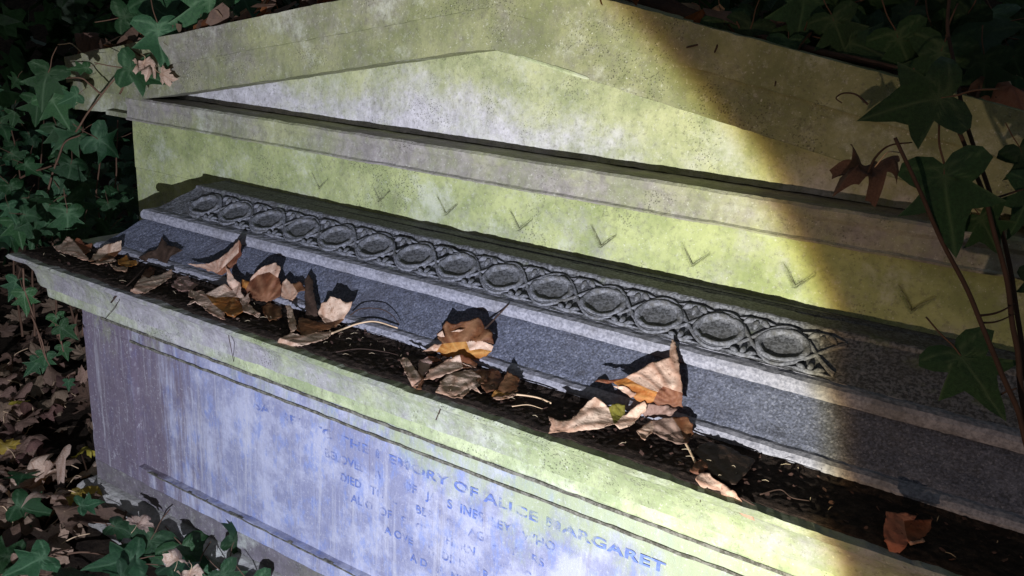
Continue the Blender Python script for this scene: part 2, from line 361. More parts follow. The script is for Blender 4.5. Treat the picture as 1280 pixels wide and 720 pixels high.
# inscription: faded blue capitals, partly worn away
LINES = [(-.7475, -.194, .0222, 'SACRED TO THE MEMORY OF ALICE MARGARET'), (-.745, -.231, .0215, 'BELOVED  WIFE  OF   JA   S  INES  LEY   WHO'), (-.735, -.264, .0208, 'DIED   TH   E E   BER    9     AGED   YE  RS'),
         (-.70, -.296, .0208, 'AL O  OF   E   OVE   H  RN     ON   OF  THE'), (-.66, -.327, .0200, 'A OVE     H  DI  D     R     18      ED   7'), (-.60, -.357, .0200, 'A D   F   NE  EY    O    T E   A  VE   WH'), (-.56, -.387, .0200, 'D   D   M  Y    TH      AG  D    Y  RS')]
for cx, z, size, txt in LINES:
    bm = bmesh.new()
    cu = bpy.data.curves.new('lettering', 'FONT'); cu.body = txt; cu.size = size; cu.align_x = 'CENTER'; cu.space_character = 1.06; cu.offset = .0006
    to = bpy.data.objects.new('lettering', cu); COL.objects.link(to)
    bpy.context.view_layer.update()
    me = to.to_mesh()
    w_ = max(v.co.x for v in me.vertices) - min(v.co.x for v in me.vertices)
    fit = .80 / w_ if cx == -.7475 else 1.0
    X = sorted(v.co.x * fit for v in me.vertices); cuts = [(p + q) / 2 for p, q in zip(X, X[1:]) if q - p > size * .26]
    words = {}
    for p in me.polygons:
        m_ = sum(me.vertices[i].co.x for i in p.vertices) / len(p.vertices) * fit
        words.setdefault(sum(1 for c_ in cuts if c_ < m_), []).append(p)
    bm.free()
    for k in sorted(words):
        bm = bmesh.new(); vm = {}
        for p in words[k]:
            for i in p.vertices:
                if i not in vm:
                    v = me.vertices[i]; vm[i] = bm.verts.new((cx + v.co.x * fit, DF + .0098 + .0008 * nz((v.co.x, z, 0), 40), z + v.co.y))
            try: bm.faces.new([vm[i] for i in p.vertices])
            except ValueError: pass
        obj('inscription_word', bm, M['letter'], die)
    to.to_mesh_clear(); bpy.data.objects.remove(to); bpy.data.curves.remove(cu)
# cornice: fillet, undercut ogee, fascia band, soffit; its flat top is the ledge
bm = bmesh.new()
loft(bm, DL, DR, DF, DB, [(.0, -.0950), (.025, -.0945), (.0255, -.0670), (.0430, -.0660), (.0430, -.0655), (.0560, -.0645), (.0560, -.052), (.0590, -.036), (.066, -.024), (.078, -.0135),
                          (.090, -.009), (.0935, -.004), (.090, .0), (.02, .0), (-.05, -.0005)], jag=.0013, s=26)
obj('cornice', bm, M['cornice'], tomb)
bm = bmesh.new(); loft(bm, DL, DR, DF, DB, [(.026, -.0915), (.0425, -.0915), (.0440, -.0890), (.0450, -.0700), (.0435, -.0672), (.026, -.0672)], jag=.0012, s=26)
obj('cornice_band', bm, M['band'], tomb)
bm = bmesh.new()
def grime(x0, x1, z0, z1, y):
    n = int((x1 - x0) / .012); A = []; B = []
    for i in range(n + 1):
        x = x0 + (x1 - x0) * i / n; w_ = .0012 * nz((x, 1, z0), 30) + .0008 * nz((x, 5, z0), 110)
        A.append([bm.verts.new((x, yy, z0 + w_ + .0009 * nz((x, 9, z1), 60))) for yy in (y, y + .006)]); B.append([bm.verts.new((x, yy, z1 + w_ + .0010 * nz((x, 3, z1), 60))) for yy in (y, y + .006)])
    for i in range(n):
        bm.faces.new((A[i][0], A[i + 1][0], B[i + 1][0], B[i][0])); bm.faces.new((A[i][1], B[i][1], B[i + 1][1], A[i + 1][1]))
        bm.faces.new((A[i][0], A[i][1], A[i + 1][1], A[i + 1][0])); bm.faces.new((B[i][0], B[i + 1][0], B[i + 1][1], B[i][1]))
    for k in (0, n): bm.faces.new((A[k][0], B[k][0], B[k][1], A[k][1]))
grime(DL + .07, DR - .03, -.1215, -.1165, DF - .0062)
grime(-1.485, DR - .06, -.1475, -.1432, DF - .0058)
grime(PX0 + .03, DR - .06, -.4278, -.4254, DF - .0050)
obj('grime_line', bm, M['grime'], tomb)
# sloping granite base with two rolls
BL, BR, BF, BB = -1.575, 0.085, 1.095, 1.245
bm = bmesh.new(); loft(bm, BL, BR, BF, BB, [(.079, -.0005), (.0835, .004), (.0845, .010), (.080, .0155), (.072, .0175), (.064, .0178)], jag=.0010, sx=.9, s=45)
obj('lower_roll', bm, M['roll'], tomb)
pr = [(.0665, .0165)]
for i in range(1, 9):
    u = i / 9; pr.append((.0665 - u * .055, .0185 + u * .0475 - .0035 * math.sin(u * PI)))
pr += [(.0075, .0672), (0.0, .0672)]
bm = bmesh.new(); loft(bm, BL, BR, BF, BB, pr, jag=.0012, sx=.9, s=45)
obj('sloping_base', bm, M['granite'], tomb)
bm = bmesh.new(); loft(bm, BL, BR, BF, BB, [(.006, .0655), (.0125, .0665), (.0145, .072), (.014, .079), (.010, .0845), (.002, .0865), (-.006, .0872)], jag=.0010, sx=.9, s=45)
obj('upper_roll', bm, M['roll'], tomb)
# carved guilloche band
bm = bmesh.new()
pr = [(-.006, .0868)] + [(-.006 - .071 * i / 10, .0868 + .0385 * i / 10 - .0015 * math.sin(i / 10 * PI)) for i in range(1, 11)] + [(-.0775, .1290), (-.0785, .1312), (-.0815, .1328), (-.12, .1325)]
loft(bm, BL, BR, BF, BB + .15, pr, jag=.0011, sx=.62, s=60, n=400, chips=.004)
band = obj('guilloche_band', bm, M['carved'], tomb)
BA = math.atan2(.0385, .071); BY, BZ = 1.101, .0868
def bp(x, t, n):                # band coordinates: along, up the slope, off the surface
    t = .0395 + (t - .049) * .80; sag = .0015 * math.sin(max(0, min(1, t / .0808)) * PI); n = n * .80
    return Vector((x, BY + t * math.cos(BA) - n * math.sin(BA), BZ - sag + t * math.sin(BA) + n * math.cos(BA)))
RX0, RS = -1.451, .0902
def ring_bm(seed):
    b = bmesh.new(); seg = 40; loops = []
    prof_r = [(.0372, -.001), (.0372, .004), (.0358, .0070), (.0332, .0082), (.0300, .0072), (.0278, .0038), (.0270, .0018)]
    for r_, h_ in prof_r:
        L = []
        for k in range(seg):
            a = 2 * PI * k / seg; rr = r_ * (1 + .055 * nz((math.cos(a), math.sin(a), seed), 1.6)); hh = h_ * (1 + .55 * nz((math.cos(a), math.sin(a), seed + 5), 2.2)) if h_ > 0 else h_
            L.append(b.verts.new(bp(rr * math.cos(a), .0490 + rr * math.sin(a), hh)))
        loops.append(L)
    for r_, h_ in ((.022, .0016), (.011, .0026)):
        loops.append([b.verts.new(bp(r_ * math.cos(2 * PI * k / seg), .0490 + r_ * math.sin(2 * PI * k / seg), h_ + .0005 * nz((k, r_ * 900, seed), .3))) for k in range(seg)])
    for A, B in zip(loops, loops[1:]):
        for k in range(seg): b.faces.new((A[k], A[(k + 1) % seg], B[(k + 1) % seg], B[k]))
    fi = b.faces.new(loops[-1]); fi.material_index = 1
    b.faces.ensure_lookup_table()
    for f_ in b.faces[6 * seg:]: f_.material_index = 1
    return b
def ornament_bm(seed, top):          # three-petalled buds above and below the crossing
    b = bmesh.new(); rnd = random.Random(seed)
    for t0, sg in (((.091, -1),) if top else ((.006, 1),)):
        for dx, ln in ((-.012, .015), (0, .021), (.012, .015)):
            for i in range(1):
                base = (dx * .35, t0); tip = (dx * 1.55, t0 + sg * ln * (.75 if dx else 1))
                pts = [bp(base[0] + (tip[0] - base[0]) * u, base[1] + (tip[1] - base[1]) * u, .0022 + .003 * math.sin(u * PI)) for u in (0, .25, .5, .75, 1)]
                tube(b, pts, [.0015, .0036, .0044, .0034, .0008], 7)
        tube(b, [bp(-.028, t0 + sg * .002, .002), bp(-.012, t0 + sg * .0005, .004), bp(0, t0, .003), bp(.012, t0 + sg * .0005, .004), bp(.028, t0 + sg * .002, .002)], [.0008, .0028, .0034, .0028, .0008], 7)
    return b
def share(bmx, name, mat, smooth=True):
    bmesh.ops.recalc_face_normals(bmx, faces=bmx.faces)
    me = bpy.data.meshes.new(name); bmx.to_mesh(me); bmx.free(); me.materials.append(mat); me.materials.append(M['carved'])
    for p in me.polygons: p.use_smooth = smooth
    return me
rings = [share(ring_bm(s), 'ring', M['worn']) for s in range(7)]
orns = [share(ornament_bm(s, s), 'bud_ornament', M['worn']) for s in range(2)]
for k in range(14):
    inst('ring', rings[(k * 3) % 7], Matrix.Translation((RX0 + RS * k, 0, 0)), band)
    if k < 14:
        for o_ in orns: inst('bud_ornament', o_, Matrix.Translation((RX0 + RS * (k + .5), 0, 0)), band)
bm = bmesh.new()
for ph in (0, 1):
    for off in (-.0022, .0022):
        pts = []
        for i in range(420):
            x = RX0 - .045 + (RS * 14 + .03) * i / 419
            tt = .049 + (.0415 + off) * math.cos(PI * ((x - RX0) / RS + ph)); dz = .0022 + .0014 * math.cos(2 * PI * (x - RX0) / RS + (PI / 2 if ph else -PI / 2))
            pts.append(bp(x, tt, dz + .0012 * nz((x, ph, 0), 30)))
        tube(bm, pts, .0026, 6)
obj('interlaced_strand', bm, M['worn'], band, smooth=True)

# headstone: algae-green block, chevrons cut into its face
HC, HL, HR = -.842, -1.843, .16
CH = [-1.41 + .1581 * k for k in range(10)]
def seg_d(p, a, b):
    ap = (p[0] - a[0], p[1] - a[1]); ab = (b[0] - a[0], b[1] - a[1]); L = ab[0] ** 2 + ab[1] ** 2
    t_ = max(0, min(1, (ap[0] * ab[0] + ap[1] * ab[1]) / L)); return math.hypot(ap[0] - ab[0] * t_, ap[1] - ab[1] * t_), t_
bm = bmesh.new(); nx, nzs = 900, 36; z0h, z1h = .118, .229; gd = []
for i in range(nx + 1):
    x = HL + (HR - HL) * i / nx; c_ = []
    for j in range(nzs + 1):
        z = z0h + (z1h - z0h) * j / nzs; d = 0
        for k, cx in enumerate(CH):
            if abs(x - cx) < .035 and k > 0:
                w1, t1 = seg_d((x, z), (cx, .1585), (cx - .021, .1885)); w2, t2 = seg_d((x, z), (cx, .1585), (cx + .024, .1815))
                for w_, t_ in ((w1, t1), (w2, t2)):
                    d = max(d, (1 - min(1, w_ / .0036)) * (1.0 - .35 * t_))
        p = Vector((x, 1.25, z)); q = wob(p, .0012, 24)
        c_.append(bm.verts.new((x, 1.25 + q.y + d * .0070, z)))
    gd.append(c_)
for i in range(nx):
    for j in range(nzs): bm.faces.new((gd[i][j], gd[i + 1][j], gd[i + 1][j + 1], gd[i][j + 1]))
per = [gd[i][0] for i in range(nx + 1)] + [gd[nx][j] for j in range(1, nzs + 1)] + [gd[i][nzs] for i in range(nx - 1, -1, -1)] + [gd[0][j] for j in range(nzs - 1, 0, -1)]
bk = [bm.verts.new((v.co.x, 1.40, v.co.z)) for v in per]
for i in range(len(per)): bm.faces.new((per[i], per[(i + 1) % len(per)], bk[(i + 1) % len(per)], bk[i]))
bm.faces.new(bk)
box(bm, HL, HR, 1.2515, 1.40, GZ - .05, .117)
head = obj('headstone', bm, M['head'], tomb, smooth=False)
for k, cx in enumerate(CH):
    if k == 0: continue
    b = bmesh.new(); rr = random.Random(k)
    o_ = .0016
    pts = [(cx - .021 + rr.uniform(-.002, .002), .1885), (cx - .010, .1735), (cx, .1580), (cx + .012, .1700), (cx + .024 + rr.uniform(-.002, .002), .1815)]
    tube(b, [(x, 1.2528 + nz((x, 1.25, z), 24) * 0, z) for x, z in pts], [.0005, .0014 * rr.uniform(.6, 1.2), .0016, .0013 * rr.uniform(.6, 1.2), .0004], 5)
    obj('chevron_groove_shade', b, M['groove_shade'], head)
# horizontal cornice of the pediment
bm = bmesh.new()
def strip(prf, x0, x1, n, yb, jag=.0012, s=28):
    rows = []
    for y, z in prf:
        rows.append([bm.verts.new(Vector((x0 + (x1 - x0) * i / n, y, z)) + wob((x0 + (x1 - x0) * i / n, y, z), jag, s) + wob((x0 + (x1 - x0) * i / n, y, z), jag * .7, s * 4, 3)) for i in range(n + 1)])
    for A, B in zip(rows, rows[1:]):
        for i in range(n): bm.faces.new((A[i], A[i + 1], B[i + 1], B[i]))
    for e in (0, n): bm.faces.new([r[e] for r in rows])
    bm.faces.new(rows[0] + rows[-1][::-1])
strip([(1.40, .2305), (1.249, .2305), (1.2285, .2305), (1.2265, .2335), (1.2310, .2365), (1.2325, .262), (1.2290, .268), (1.2285, .2785), (1.2330, .2825), (1.40, .2830)], -1.832, .15, 260, 1.40)
obj('horizontal_cornice', bm, M['fascia'], tomb)
bm = bmesh.new(); prism(bm, [(-1.835, .2845), (.151, .2845), (-.842, .468)], 1.301, 1.398, jag=.0012)
# finer front face for the tympanum is in its bump; a worn lip runs along its upper right edge
obj('tympanum', bm, M['tymp'], tomb)
bm = bmesh.new()
lo, hi = .455, .573; sl = .186
def rk(x, z): return z - sl * abs(x - HC)
XL, XR = -2.045, .361
poly = [(XL, rk(XL, lo) + .001), (XL, rk(XL, hi))] + [(HC - .01, hi - .002), (HC + .01, hi - .002)] + [(XR, rk(XR, hi)), (XR, rk(XR, lo) + .001), (.155, rk(.155, lo)), (HC, lo), (-1.836, rk(-1.836, lo)), (-1.836, .284), (-1.93, .284), (-1.93, .2385)]
prism(bm, poly, 1.2300, 1.40, jag=.0016)
# raised upper fillet of the raking cornice
poly = [(XL - .004, rk(XL, hi) - .055), (XL - .004, rk(XL, hi) + .004), (HC, hi + .004), (XR + .004, rk(XR, hi) + .004), (XR + .004, rk(XR, hi) - .055), (HC, hi - .055)]
prism(bm, poly, 1.2245, 1.41, jag=.0016)
box(bm, -1.928, -1.834, 1.262, 1.40, .2420, .2835)
box(bm, -1.93, -1.834, 1.242, 1.40, .2310, .2415)
obj('raking_cornice', bm, M['raking'], tomb)

bm = bmesh.new()
pts = [onY(648, 65, 1.2285), onY(668, 69, 1.2285), onY(690, 79, 1.2285), onY(712, 90, 1.2285), onY(736, 99, 1.2285)]
pts = [Vector((p.x, 1.2300, rk(p.x, lo) + .0015)) for p in pts]
tube(bm, curve_pts(pts, 5), [.0012] + [.0030] * 10 + [.0036] * 6 + [.0028] * 3 + [.001], 6)
obj('worn_lip', bm, M['band'], tomb)
bm = bmesh.new(); rnd = random.Random(61)
for i in range(260):
    u = rnd.random(); x = -1.95 + u * 1.0 if i < 190 else -.7 + rnd.random() * 1.0; y = 1.235 + rnd.random() * .15; z = rk(x, hi) + .006 + rnd.random() ** 2 * .03
    r0 = rnd.uniform(.012, .035); n = 7; ph = rnd.random() * 6; ax = Vector((rnd.gauss(0, 1), rnd.gauss(0, 1), rnd.gauss(0, 1))).normalized(); bx = ax.orthogonal().normalized(); cx_ = ax.cross(bx)
    vs = [bm.verts.new(Vector((x, y, z)) + (bx * math.cos(ph + 2 * PI * k / n) + cx_ * .6 * math.sin(ph + 2 * PI * k / n)) * r0 * rnd.uniform(.5, 1.2)) for k in range(n)]
    f = bm.faces.new(vs); f.material_index = rnd.choice((0, 0, 1, 2))
tag(obj('leaf_debris', bm, [M['umber'], M['brown'], M['tan']]), 'reddish brown leaf debris lying along the sloping top of the pediment', 'leaf debris', kind='stuff')

# ------------------------------------------------------------------ litter on the ledge
bm = bmesh.new(); nx, ny = 900, 50; gd = []
for i in range(nx + 1):
    x = -1.725 + (.235 + 1.725) * i / nx; edge = .896 + .007 * nz((x, 0, 0), 9) + .003 * nz((x, 0, 0), 40)
    c_ = []
    for j in range(ny + 1):
        u = j / ny; y = edge + (1.018 - edge) * u
        z = .0008 + .0022 * min(1, u * 9) * (1 + .5 * nz((x, y, 0), 22) + .5 * nz((x, y, 3), 120)) + .004 * max(0, (u - .8) * 5)
        c_.append(bm.verts.new((x, y, max(.0006, z) if j else -.0005)))
    gd.append(c_)
for i in range(nx):
    for j in range(ny): bm.faces.new((gd[i][j], gd[i + 1][j], gd[i + 1][j + 1], gd[i][j + 1]))
tag(obj('leaf_mould', bm, M['mould']), 'dark crumbly leaf mould covering the flat ledge of the tomb', 'leaf mould', kind='stuff')
bm = bmesh.new(); rnd = random.Random(3)
for i in range(95):
    x = rnd.uniform(-1.7, .2); y = rnd.uniform(.905, 1.01); a = rnd.gauss(.2, 1.0); L = rnd.uniform(.003, .012)
    if rnd.random() < .35: x = rnd.choice((-1.0, -.86, -.64, -.28)) + rnd.gauss(0, .06)
    z = rnd.uniform(.006, .011); tl = rnd.gauss(.1, .25)
    d = Vector((math.cos(a), math.sin(a), tl)) * L; p = Vector((x, y, z))
    tube(bm, [p - d * .5 + Vector((0, 0, .001)), p + Vector((0, 0, .0018)), p + d * .5], [.0002, .00038, .0002], 4)
for i in range(420):
    x = rnd.uniform(-1.7, .2); y = rnd.uniform(.91, 1.012); r0 = rnd.uniform(.0012, .0042); n = rnd.randint(4, 6); ph = rnd.random() * 6; z = .0045 + rnd.random() * .002; tx, ty = rnd.gauss(0, .35), rnd.gauss(0, .35)
    vs = []
    for k in range(n):
        a = ph + 2 * PI * k / n; q = r0 * rnd.uniform(.5, 1.3); vs.append(bm.verts.new((x + q * math.cos(a), y + q * .7 * math.sin(a), z + q * (tx * math.cos(a) + ty * math.sin(a)))))
    f = bm.faces.new(vs); f.material_index = 1 if rnd.random() < .92 else 2
tag(obj('needle_litter', bm, [M['needle'], M['umber'], M['tan']]), 'pale dry needles and leaf crumbs scattered on the dark ledge', 'needle litter', kind='stuff')

# ------------------------------------------------------------------ fallen leaves and painted shadow patches on the ledge, built facet by facet
def vein_layer(bm): return bm.verts.layers.float.get('vein') or bm.verts.layers.float.new('vein')
LEAFN = 0
def ledge_leaf(label, facets, stalk=None, group='fallen leaves on the tomb ledge', veins=None, crump=3.0, lift=0.0):
    """facets: list of (material index, [(px, py, lift cm), ...]); materials pale, amber, brown, olive, rust"""
    global LEAFN; LEAFN += 1
    pts = [q for _, f in facets for q in f]
    lowest = max(pts, key=lambda q: q[1]); base = surf(lowest[0], lowest[1], 0)
    t_ = empty('fallen_leaf', base, label, 'leaf', group)
    bm = bmesh.new(); vl = vein_layer(bm); el = bm.verts.layers.float.new('edge'); vl = vein_layer(bm)
    for mi, f in facets:
        vs = [bm.verts.new(surf(px, py, g + lift)) for px, py, g in f]
        fc = bm.faces.new(vs); fc.material_index = mi
    bmesh.ops.remove_doubles(bm, verts=bm.verts, dist=.0006)
    bmesh.ops.triangulate(bm, faces=bm.faces, ngon_method='BEAUTY')
    for _ in range(4):
        es = [e for e in bm.edges if e.calc_length() > .0034]
        if es: bmesh.ops.subdivide_edges(bm, edges=es, cuts=1, use_grid_fill=True)
        bmesh.ops.triangulate(bm, faces=bm.faces)
    bmesh.ops.beautify_fill(bm, faces=bm.faces, edges=[e for e in bm.edges if not e.is_boundary])
    bd = {v for e in bm.edges if e.is_boundary for v in e.verts}
    C0 = base + Vector((0, 0, .0))
    rim = [v.co.copy() for v in bd]; co0 = {v: v.co.copy() for v in bm.verts}
    for v in bm.verts:
        c0 = co0[v]; d = (c0 - CAM).normalized(); o = LEAFN * 3.1
        q = c0 - C0; ang = math.atan2(q.z * 1.4 + q.y, q.x) + .25 * nz(c0, 22, o); r_ = q.length
        k = abs((ang * 2.2 + o) % 1.0 - .5) * 2
        k2 = abs((r_ * 95 + 1.6 * k + .5 * nz(c0, 40, o)) % 1.0 - .5) * 2
        main = max(0, 1 - k * r_ * 34); side = max(0, 1 - k2 * 5) * .55
        v[vl] = min(1, max(main, side))
        a = nz(c0, 30, o) * .0034 + nz(c0, 75, o) * .0020 + nz(c0, 180, o) * .0006 + .0012 * main
        v.co -= d * max(-.0009, a * crump / 3 + .0008)
        if v in bd: v.co += wob(c0, .0022, 150, o) + wob(c0, .0022, 60, o)
        ed = min(((c0 - w_).length for w_ in rim), default=1)
        v[el] = max(0, 1 - ed / .007) * (.55 + .6 * nz(c0, 50, o + 4))
    blade = obj('blade', bm, [M['pale'], M['amber'], M['brown'], M['olive'], M['rust'], M['mauve'], M['black']], t_, smooth=True)
    sm = blade.modifiers.new('thickness', 'SOLIDIFY'); sm.thickness = .0005; sm.offset = 0
    if stalk:
        b = bmesh.new(); c = curve_pts([surf(px, py, g) for px, py, g in stalk], 6)
        tube(b, c, [.0011 + .0006 * (1 - i / len(c)) for i in range(len(c))], 6)
        obj('stalk', b, M['twig' if 'dark' in label else 'stalk'], t_, smooth=True)
    return t_
P_, A_, B_, O_, U_, V_, K_ = 0, 1, 2, 3, 4, 5, 6
ledge_leaf('pale curled leaf with brown torn back, farthest left on the ledge',
    [(P_, [(66, 308, .2), (77, 305, .8), (84, 295, 2.2), (93, 301, 2.2), (105, 316, 1.2), (112, 326, .2), (102, 324, .1), (86, 318, .1), (72, 314, .1)]),
     (B_, [(93, 301, 2.2), (97, 298, 1.6), (103, 301, 1.8), (106, 307, 1.4), (115, 303, 1.6), (115, 311, .8), (108, 318, .6), (105, 316, 1.2)])])
ledge_leaf('pale pink folded leaf with a raised square tip, second from the left end',
    [(P_, [(112, 327, .2), (118, 317, 1.0), (129, 307, 1.8), (152, 301, 2.6), (151, 313, 1.6), (134, 317, 1.0), (124, 326, .4)]),
     (B_, [(112, 327, .2), (124, 326, .4), (134, 317, 1.0), (151, 313, 1.6), (142, 322, .6), (129, 326, .3)]),
     (P_, [(113, 330, .1), (129, 326, .3), (142, 322, .8), (145, 326, .5), (129, 330, .2)])])
ledge_leaf('small amber yellow curled leaf scrap with pale lower edge',
    [(A_, [(147, 325, .5), (159, 319, 1.5), (162, 325, 1.3), (170, 325, 1.5), (172, 330, .8), (161, 334, .4), (149, 331, .3)]),
     (P_, [(137, 329, .3), (146, 333, .4), (161, 334, .4), (157, 339, .2), (144, 338, .1)]), (P_, [(170, 325, 1.5), (174, 327, 1.2), (172, 330, .8)])])
ledge_leaf('long smooth pink leaf lying flat at the front edge of the ledge',
    [(P_, [(159, 370, .2), (166, 360, 1.0), (178, 344, 1.6), (185, 348, 1.4), (202, 343, 1.8), (215, 337, 2.4), (218, 342, 1.6), (204, 354, .6), (180, 367, .2)]),
     (B_, [(178, 344, 1.6), (181, 338, 1.0), (188, 333, 1.6), (194, 337, 1.4), (193, 342, 1.0), (185, 348, 1.4)])])
ledge_leaf('pink crescent leaf with one tip standing straight up before the carved band',
    [(P_, [(234, 329, 1.5), (247, 330, 2.0), (260, 330, 3.0), (278, 321, 4.4), (290, 309, 5.6), (299, 299, 6.6), (298, 316, 5.4), (284, 330, 3.6), (271, 342, 1.8), (255, 336, 1.5)]),
     (B_, [(299, 299, 6.6), (302, 307, 6.0), (301, 320, 5.0), (290, 334, 3.2), (278, 344, 1.4), (271, 342, 1.8), (284, 330, 3.6), (298, 316, 5.4)])])
ledge_leaf('large pale leaf with ragged finger lobes and a glowing amber hollow',
    [(P_, [(282, 331, 4.0), (288, 341, 3.4), (300, 355, 2.4), (305, 374, 1.4), (298, 372, 1.4), (290, 362, 2.2), (284, 352, 3.0)]),
     (P_, [(257, 368, 1.6), (270, 360, 2.2), (282, 354, 3.0), (290, 362, 2.2), (298, 372, 1.4), (285, 371, 1.4), (270, 372, 1.3)]),
     (A_, [(257, 368, 1.6), (270, 372, 1.3), (285, 371, 1.4), (298, 372, 1.4), (305, 390, .8), (291, 396, .4), (280, 391, .4), (266, 380, .8)]),
     (P_, [(237, 362, 1.0), (246, 364, 1.2), (254, 364, 1.4), (257, 368, 1.6), (266, 380, .8), (280, 391, .4), (281, 401, .1), (268, 395, .1), (258, 388, .2), (245, 378, .4), (235, 382, .2), (236, 380, .4), (243, 373, .6), (236, 371, .6)]),
     (P_, [(299, 372, 1.4), (304, 372, 1.8), (312, 366, 2.2), (311, 380, 1.2), (318, 387, .8), (326, 392, .6), (322, 397, .3), (310, 391, .4), (305, 390, .8)])], crump=4)
ledge_leaf('orange brown cupped leaf with a pale curled upper rim',
    [(B_, [(307, 362, 1.4), (312, 352, 2.4), (322, 344, 3.2), (337, 340, 3.4), (347, 347, 3.0), (352, 356, 2.4), (350, 370, 1.4), (335, 378, .6), (320, 376, .6), (309, 370, .8)]),
     (A_, [(307, 362, 1.4), (300, 358, 1.2), (304, 350, 2.0), (312, 352, 2.4)]),
     (P_, [(312, 352, 2.4), (315, 345, 3.4), (327, 334, 4.2), (344, 328, 4.6), (351, 334, 4.0), (350, 342, 3.4), (347, 347, 3.0), (337, 340, 3.4), (322, 344, 3.2)])], crump=4)
ledge_leaf('pale leaf with a rounded raised lobe and long pale stalk on the ledge',
    [(P_, [(399, 392, 2.2), (401, 380, 3.4), (409, 377, 3.2), (413, 371, 4.4), (425, 373, 4.6), (432, 379, 3.8), (441, 377, 3.8), (437, 388, 2.6), (430, 398, 1.4), (416, 402, 1.0), (406, 404, 1.2)]),
     (B_, [(371, 412, 1.2), (374, 396, 2.0), (380, 397, 1.8), (392, 402, 1.4), (406, 404, 1.2), (416, 402, 1.0), (430, 398, 1.4), (418, 409, .6), (395, 416, .5), (378, 420, .6)]),
     (P_, [(357, 381, 3.0), (364, 381, 2.8), (368, 395, 2.0), (371, 412, 1.2), (363, 416, .8), (360, 400, 1.8)]),
     (P_, [(343, 432, .3), (350, 423, .8), (363, 416, .8), (378, 420, .6), (395, 416, .5), (416, 414, .4), (410, 423, .2), (378, 432, .1), (347, 435, .1)])],
    stalk=[(414, 417, .4), (432, 410, .5), (450, 404, .6), (470, 402, .5), (497, 410, .3)])
ledge_leaf('dark amber crumpled leaf with pale torn flaps leaning on the granite slope',
    [(B_, [(545, 417, 2.2), (552, 411, 2.8), (558, 402, 3.6), (564, 406, 3.4), (571, 405, 3.4), (584, 401, 3.6), (597, 397, 3.8), (603, 404, 3.2), (607, 410, 2.8), (615, 415, 2.4), (618, 430, 1.8), (604, 427, 2.4), (583, 427, 2.6), (568, 428, 2.4), (552, 430, 2.0)]),
     (A_, [(552, 430, 2.0), (568, 428, 2.4), (583, 427, 2.6), (587, 438, 1.9), (601, 436, 1.7), (614, 439, 1.2), (606, 446, 1.0), (580, 449, 1.0), (556, 446, 1.1), (546, 439, 1.5)]),
     (P_, [(583, 427, 2.6), (604, 427, 2.4), (616, 433, 2.2), (614, 439, 1.2), (601, 436, 1.7), (587, 438, 1.9)]),
     (P_, [(528, 440, 1.0), (542, 431, 1.9), (552, 430, 2.0), (546, 439, 1.5), (538, 441, 1.2)]),
     (P_, [(548, 420, 3.0), (553, 414, 3.4), (556, 422, 3.0)]), (P_, [(563, 414, 3.7), (572, 412, 3.8), (582, 412, 3.7), (574, 415, 3.5)])], stalk=[(606, 411, 2.8), (617, 400, 2.0), (636, 380, 1.0)], crump=5)
ledge_leaf('smooth pale pointed leaf folded like a tent over the pile at centre',
    [(P_, [(529, 475, .6), (537, 462, 1.6), (557, 451, 2.4), (575, 444, 3.0), (577, 453, 2.6), (579, 460, 2.2), (564, 466, 1.6), (545, 472, .9)]),
     (B_, [(575, 444, 3.0), (586, 448, 2.4), (598, 455, 1.8), (595, 460, 1.5), (579, 460, 2.2), (577, 453, 2.6)]),
     (P_, [(576, 449, 2.7), (586, 453, 2.4), (597, 460, 1.8), (590, 460, 1.8), (579, 455, 2.4)])])
ledge_leaf('crumpled pink leaf with a rolled top at the foot of the centre pile',
    [(P_, [(544, 490, .2), (551, 476, 1.2), (563, 468, 1.8), (576, 471, 1.6), (589, 476, 1.2), (596, 485, .8), (602, 492, .3), (590, 486, .3), (578, 497, .1), (564, 498, .1), (554, 491, .2)]),
     (V_, [(551, 476, 1.2), (563, 466, 1.6), (588, 462, 1.6), (601, 469, 1.2), (600, 480, .6), (596, 485, .8), (589, 476, 1.2), (576, 471, 1.6), (563, 468, 1.8)])], crump=5)
ledge_leaf('narrow leaf rolled up into a pale ribbed tube at the ledge front',
    [(P_, [(500, 450, 1.2), (504, 446, 2.0), (509, 447, 1.6), (520, 462, 1.6), (527, 474, 1.2), (522, 482, .9), (516, 483, .5), (512, 477, .8), (506, 464, 1.0)]),
     (B_, [(520, 462, 1.6), (530, 472, .6), (527, 487, .2), (519, 487, .1), (516, 483, .5), (522, 482, .9), (527, 474, 1.2)])], crump=4)
ledge_leaf('small upright brown leaf with yellow base and long straw stalk',
    [(B_, [(622, 488, .8), (627, 478, 1.8), (634, 463, 3.0), (639, 468, 2.8), (649, 473, 2.2), (647, 489, .8), (640, 493, .4), (630, 492, .5)]),
     (A_, [(614, 495, .3), (617, 488, 1.2), (622, 488, .8), (630, 492, .5), (640, 493, .4), (628, 500, .1), (618, 499, .1)]),
     (P_, [(614, 496, .3), (628, 496, .7), (642, 492, .6), (644, 495, .3), (630, 500, .1), (619, 500, .1)])],
    stalk=[(642, 493, .4), (660, 495, .5), (675, 498, .5), (689, 504, .3)])
